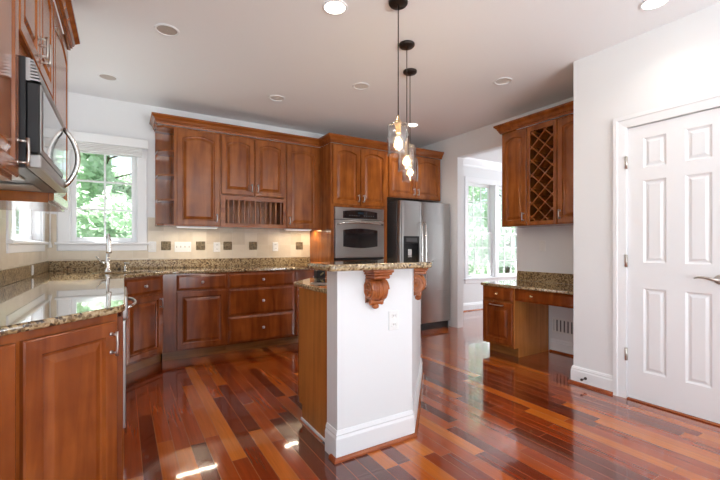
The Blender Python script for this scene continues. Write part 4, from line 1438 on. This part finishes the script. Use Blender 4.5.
# ------------------------------------------------------------------ outdoors
g = MB().box(-40, 40, YB + 0.16, 60, -0.62, -0.5)
g.box(-40, XL - 0.16, -40, YB + 0.16, -0.62, -0.5)
struct('ground', g, GRASS)
struct('sun_block_left', MB().box(XL - 1.45, XL - 0.151, -3.4, 1.55, 2.78, 2.95), TRIM)  # unseen slab added to keep the sun out of the near left window
struct('sun_block_back', MB().box(XL - 0.16, XFAR + 0.5, YB + 0.151, YB + 0.95, 2.78, 2.95), TRIM)  # unseen slab added to stop direct sun entering the back wall windows
def tree(x, y, h, rad, label, nleaf=9500, low=0.4, seed=1, ls=1.0):
    rnd = random.Random(seed)
    r = thing('tree', label, 'tree', (x, y, -0.5), 0, 'trees outside the windows')
    mb = MB()
    mb.tube([(0, 0, 0), (0.05, 0.02, h * 0.3), (-0.03, 0.05, h * 0.5), (0.02, 0, h * 0.7)], [0.10, 0.07, 0.04, 0.015], 10)
    for k in range(7):
        a = rnd.uniform(0, 2 * PI); z = h * rnd.uniform(0.25, 0.7)
        mb.tube([(0, 0, z), (rad * 0.45 * math.cos(a), rad * 0.45 * math.sin(a), z + 0.5), (rad * 0.8 * math.cos(a), rad * 0.8 * math.sin(a), z + 0.8)], [0.03, 0.018, 0.008], 6)
    mb.build('trunk', BARK, r)
    vs = []; fs = []
    clumps = []
    for k in range(46):
        t = rnd.uniform(0.08, 1.0)
        a = rnd.uniform(0, 2 * PI)
        rr = rad * math.sqrt(rnd.random()) * (0.55 + 0.9 * math.sin(PI * min(1, 0.15 + 0.8 * t)) * 0.6)
        clumps.append((rr * math.cos(a), rr * math.sin(a), low + (h - low) * t, rnd.uniform(0.35, 0.75)))
    for i in range(nleaf):
        cx, cy, cz, cr = rnd.choice(clumps)
        d = Vector((rnd.gauss(0, 1), rnd.gauss(0, 1), rnd.gauss(0, 0.8))).normalized() * cr * rnd.uniform(0.5, 1.05)
        p_ = Vector((cx, cy, cz)) + d
        a = Vector((rnd.gauss(0, 1), rnd.gauss(0, 1), rnd.gauss(0, 0.5))).normalized()
        b = a.cross(Vector((rnd.gauss(0, 1), rnd.gauss(0, 1), rnd.gauss(0, 1)))).normalized()
        s_ = rnd.uniform(0.06, 0.115) * ls
        k = len(vs)
        vs += [p_ - a * s_, p_ + b * s_ * 0.5 - a * s_ * 0.1, p_ + a * s_, p_ - b * s_ * 0.5 - a * s_ * 0.1]
        fs.append((k, k + 1, k + 2, k + 3))
    me = bpy.data.meshes.new('foliage')
    me.from_pydata([tuple(v) for v in vs], [], fs)
    me.materials.append(LEAF)
    o = bpy.data.objects.new('foliage', me); COL.objects.link(o); o.parent = r
    return r
tree(-2.9, 9.6, 5.0, 1.6, 'leafy green tree seen in the left half of the sink window', seed=3)
tree(1.6, 10.0, 5.6, 1.6, 'leafy green tree seen in the right half of the sink window', seed=4)
tree(-0.4, 15.5, 8.5, 2.6, 'taller leafy tree farther behind in the sink window', nleaf=14000, seed=5, ls=1.7)
tree(8.4, 8.8, 5.0, 1.5, 'leafy green tree seen in the left half of the dining window', seed=6)
tree(12.2, 9.4, 5.4, 1.7, 'leafy green tree seen in the right half of the dining window', seed=7)
tree(12.4, 15.5, 8.5, 2.6, 'taller leafy tree farther behind in the dining window', nleaf=14000, seed=8, ls=1.7)
tree(-8.0, 10.5, 6.0, 2.0, 'leafy tree outside beyond the left window', seed=9)
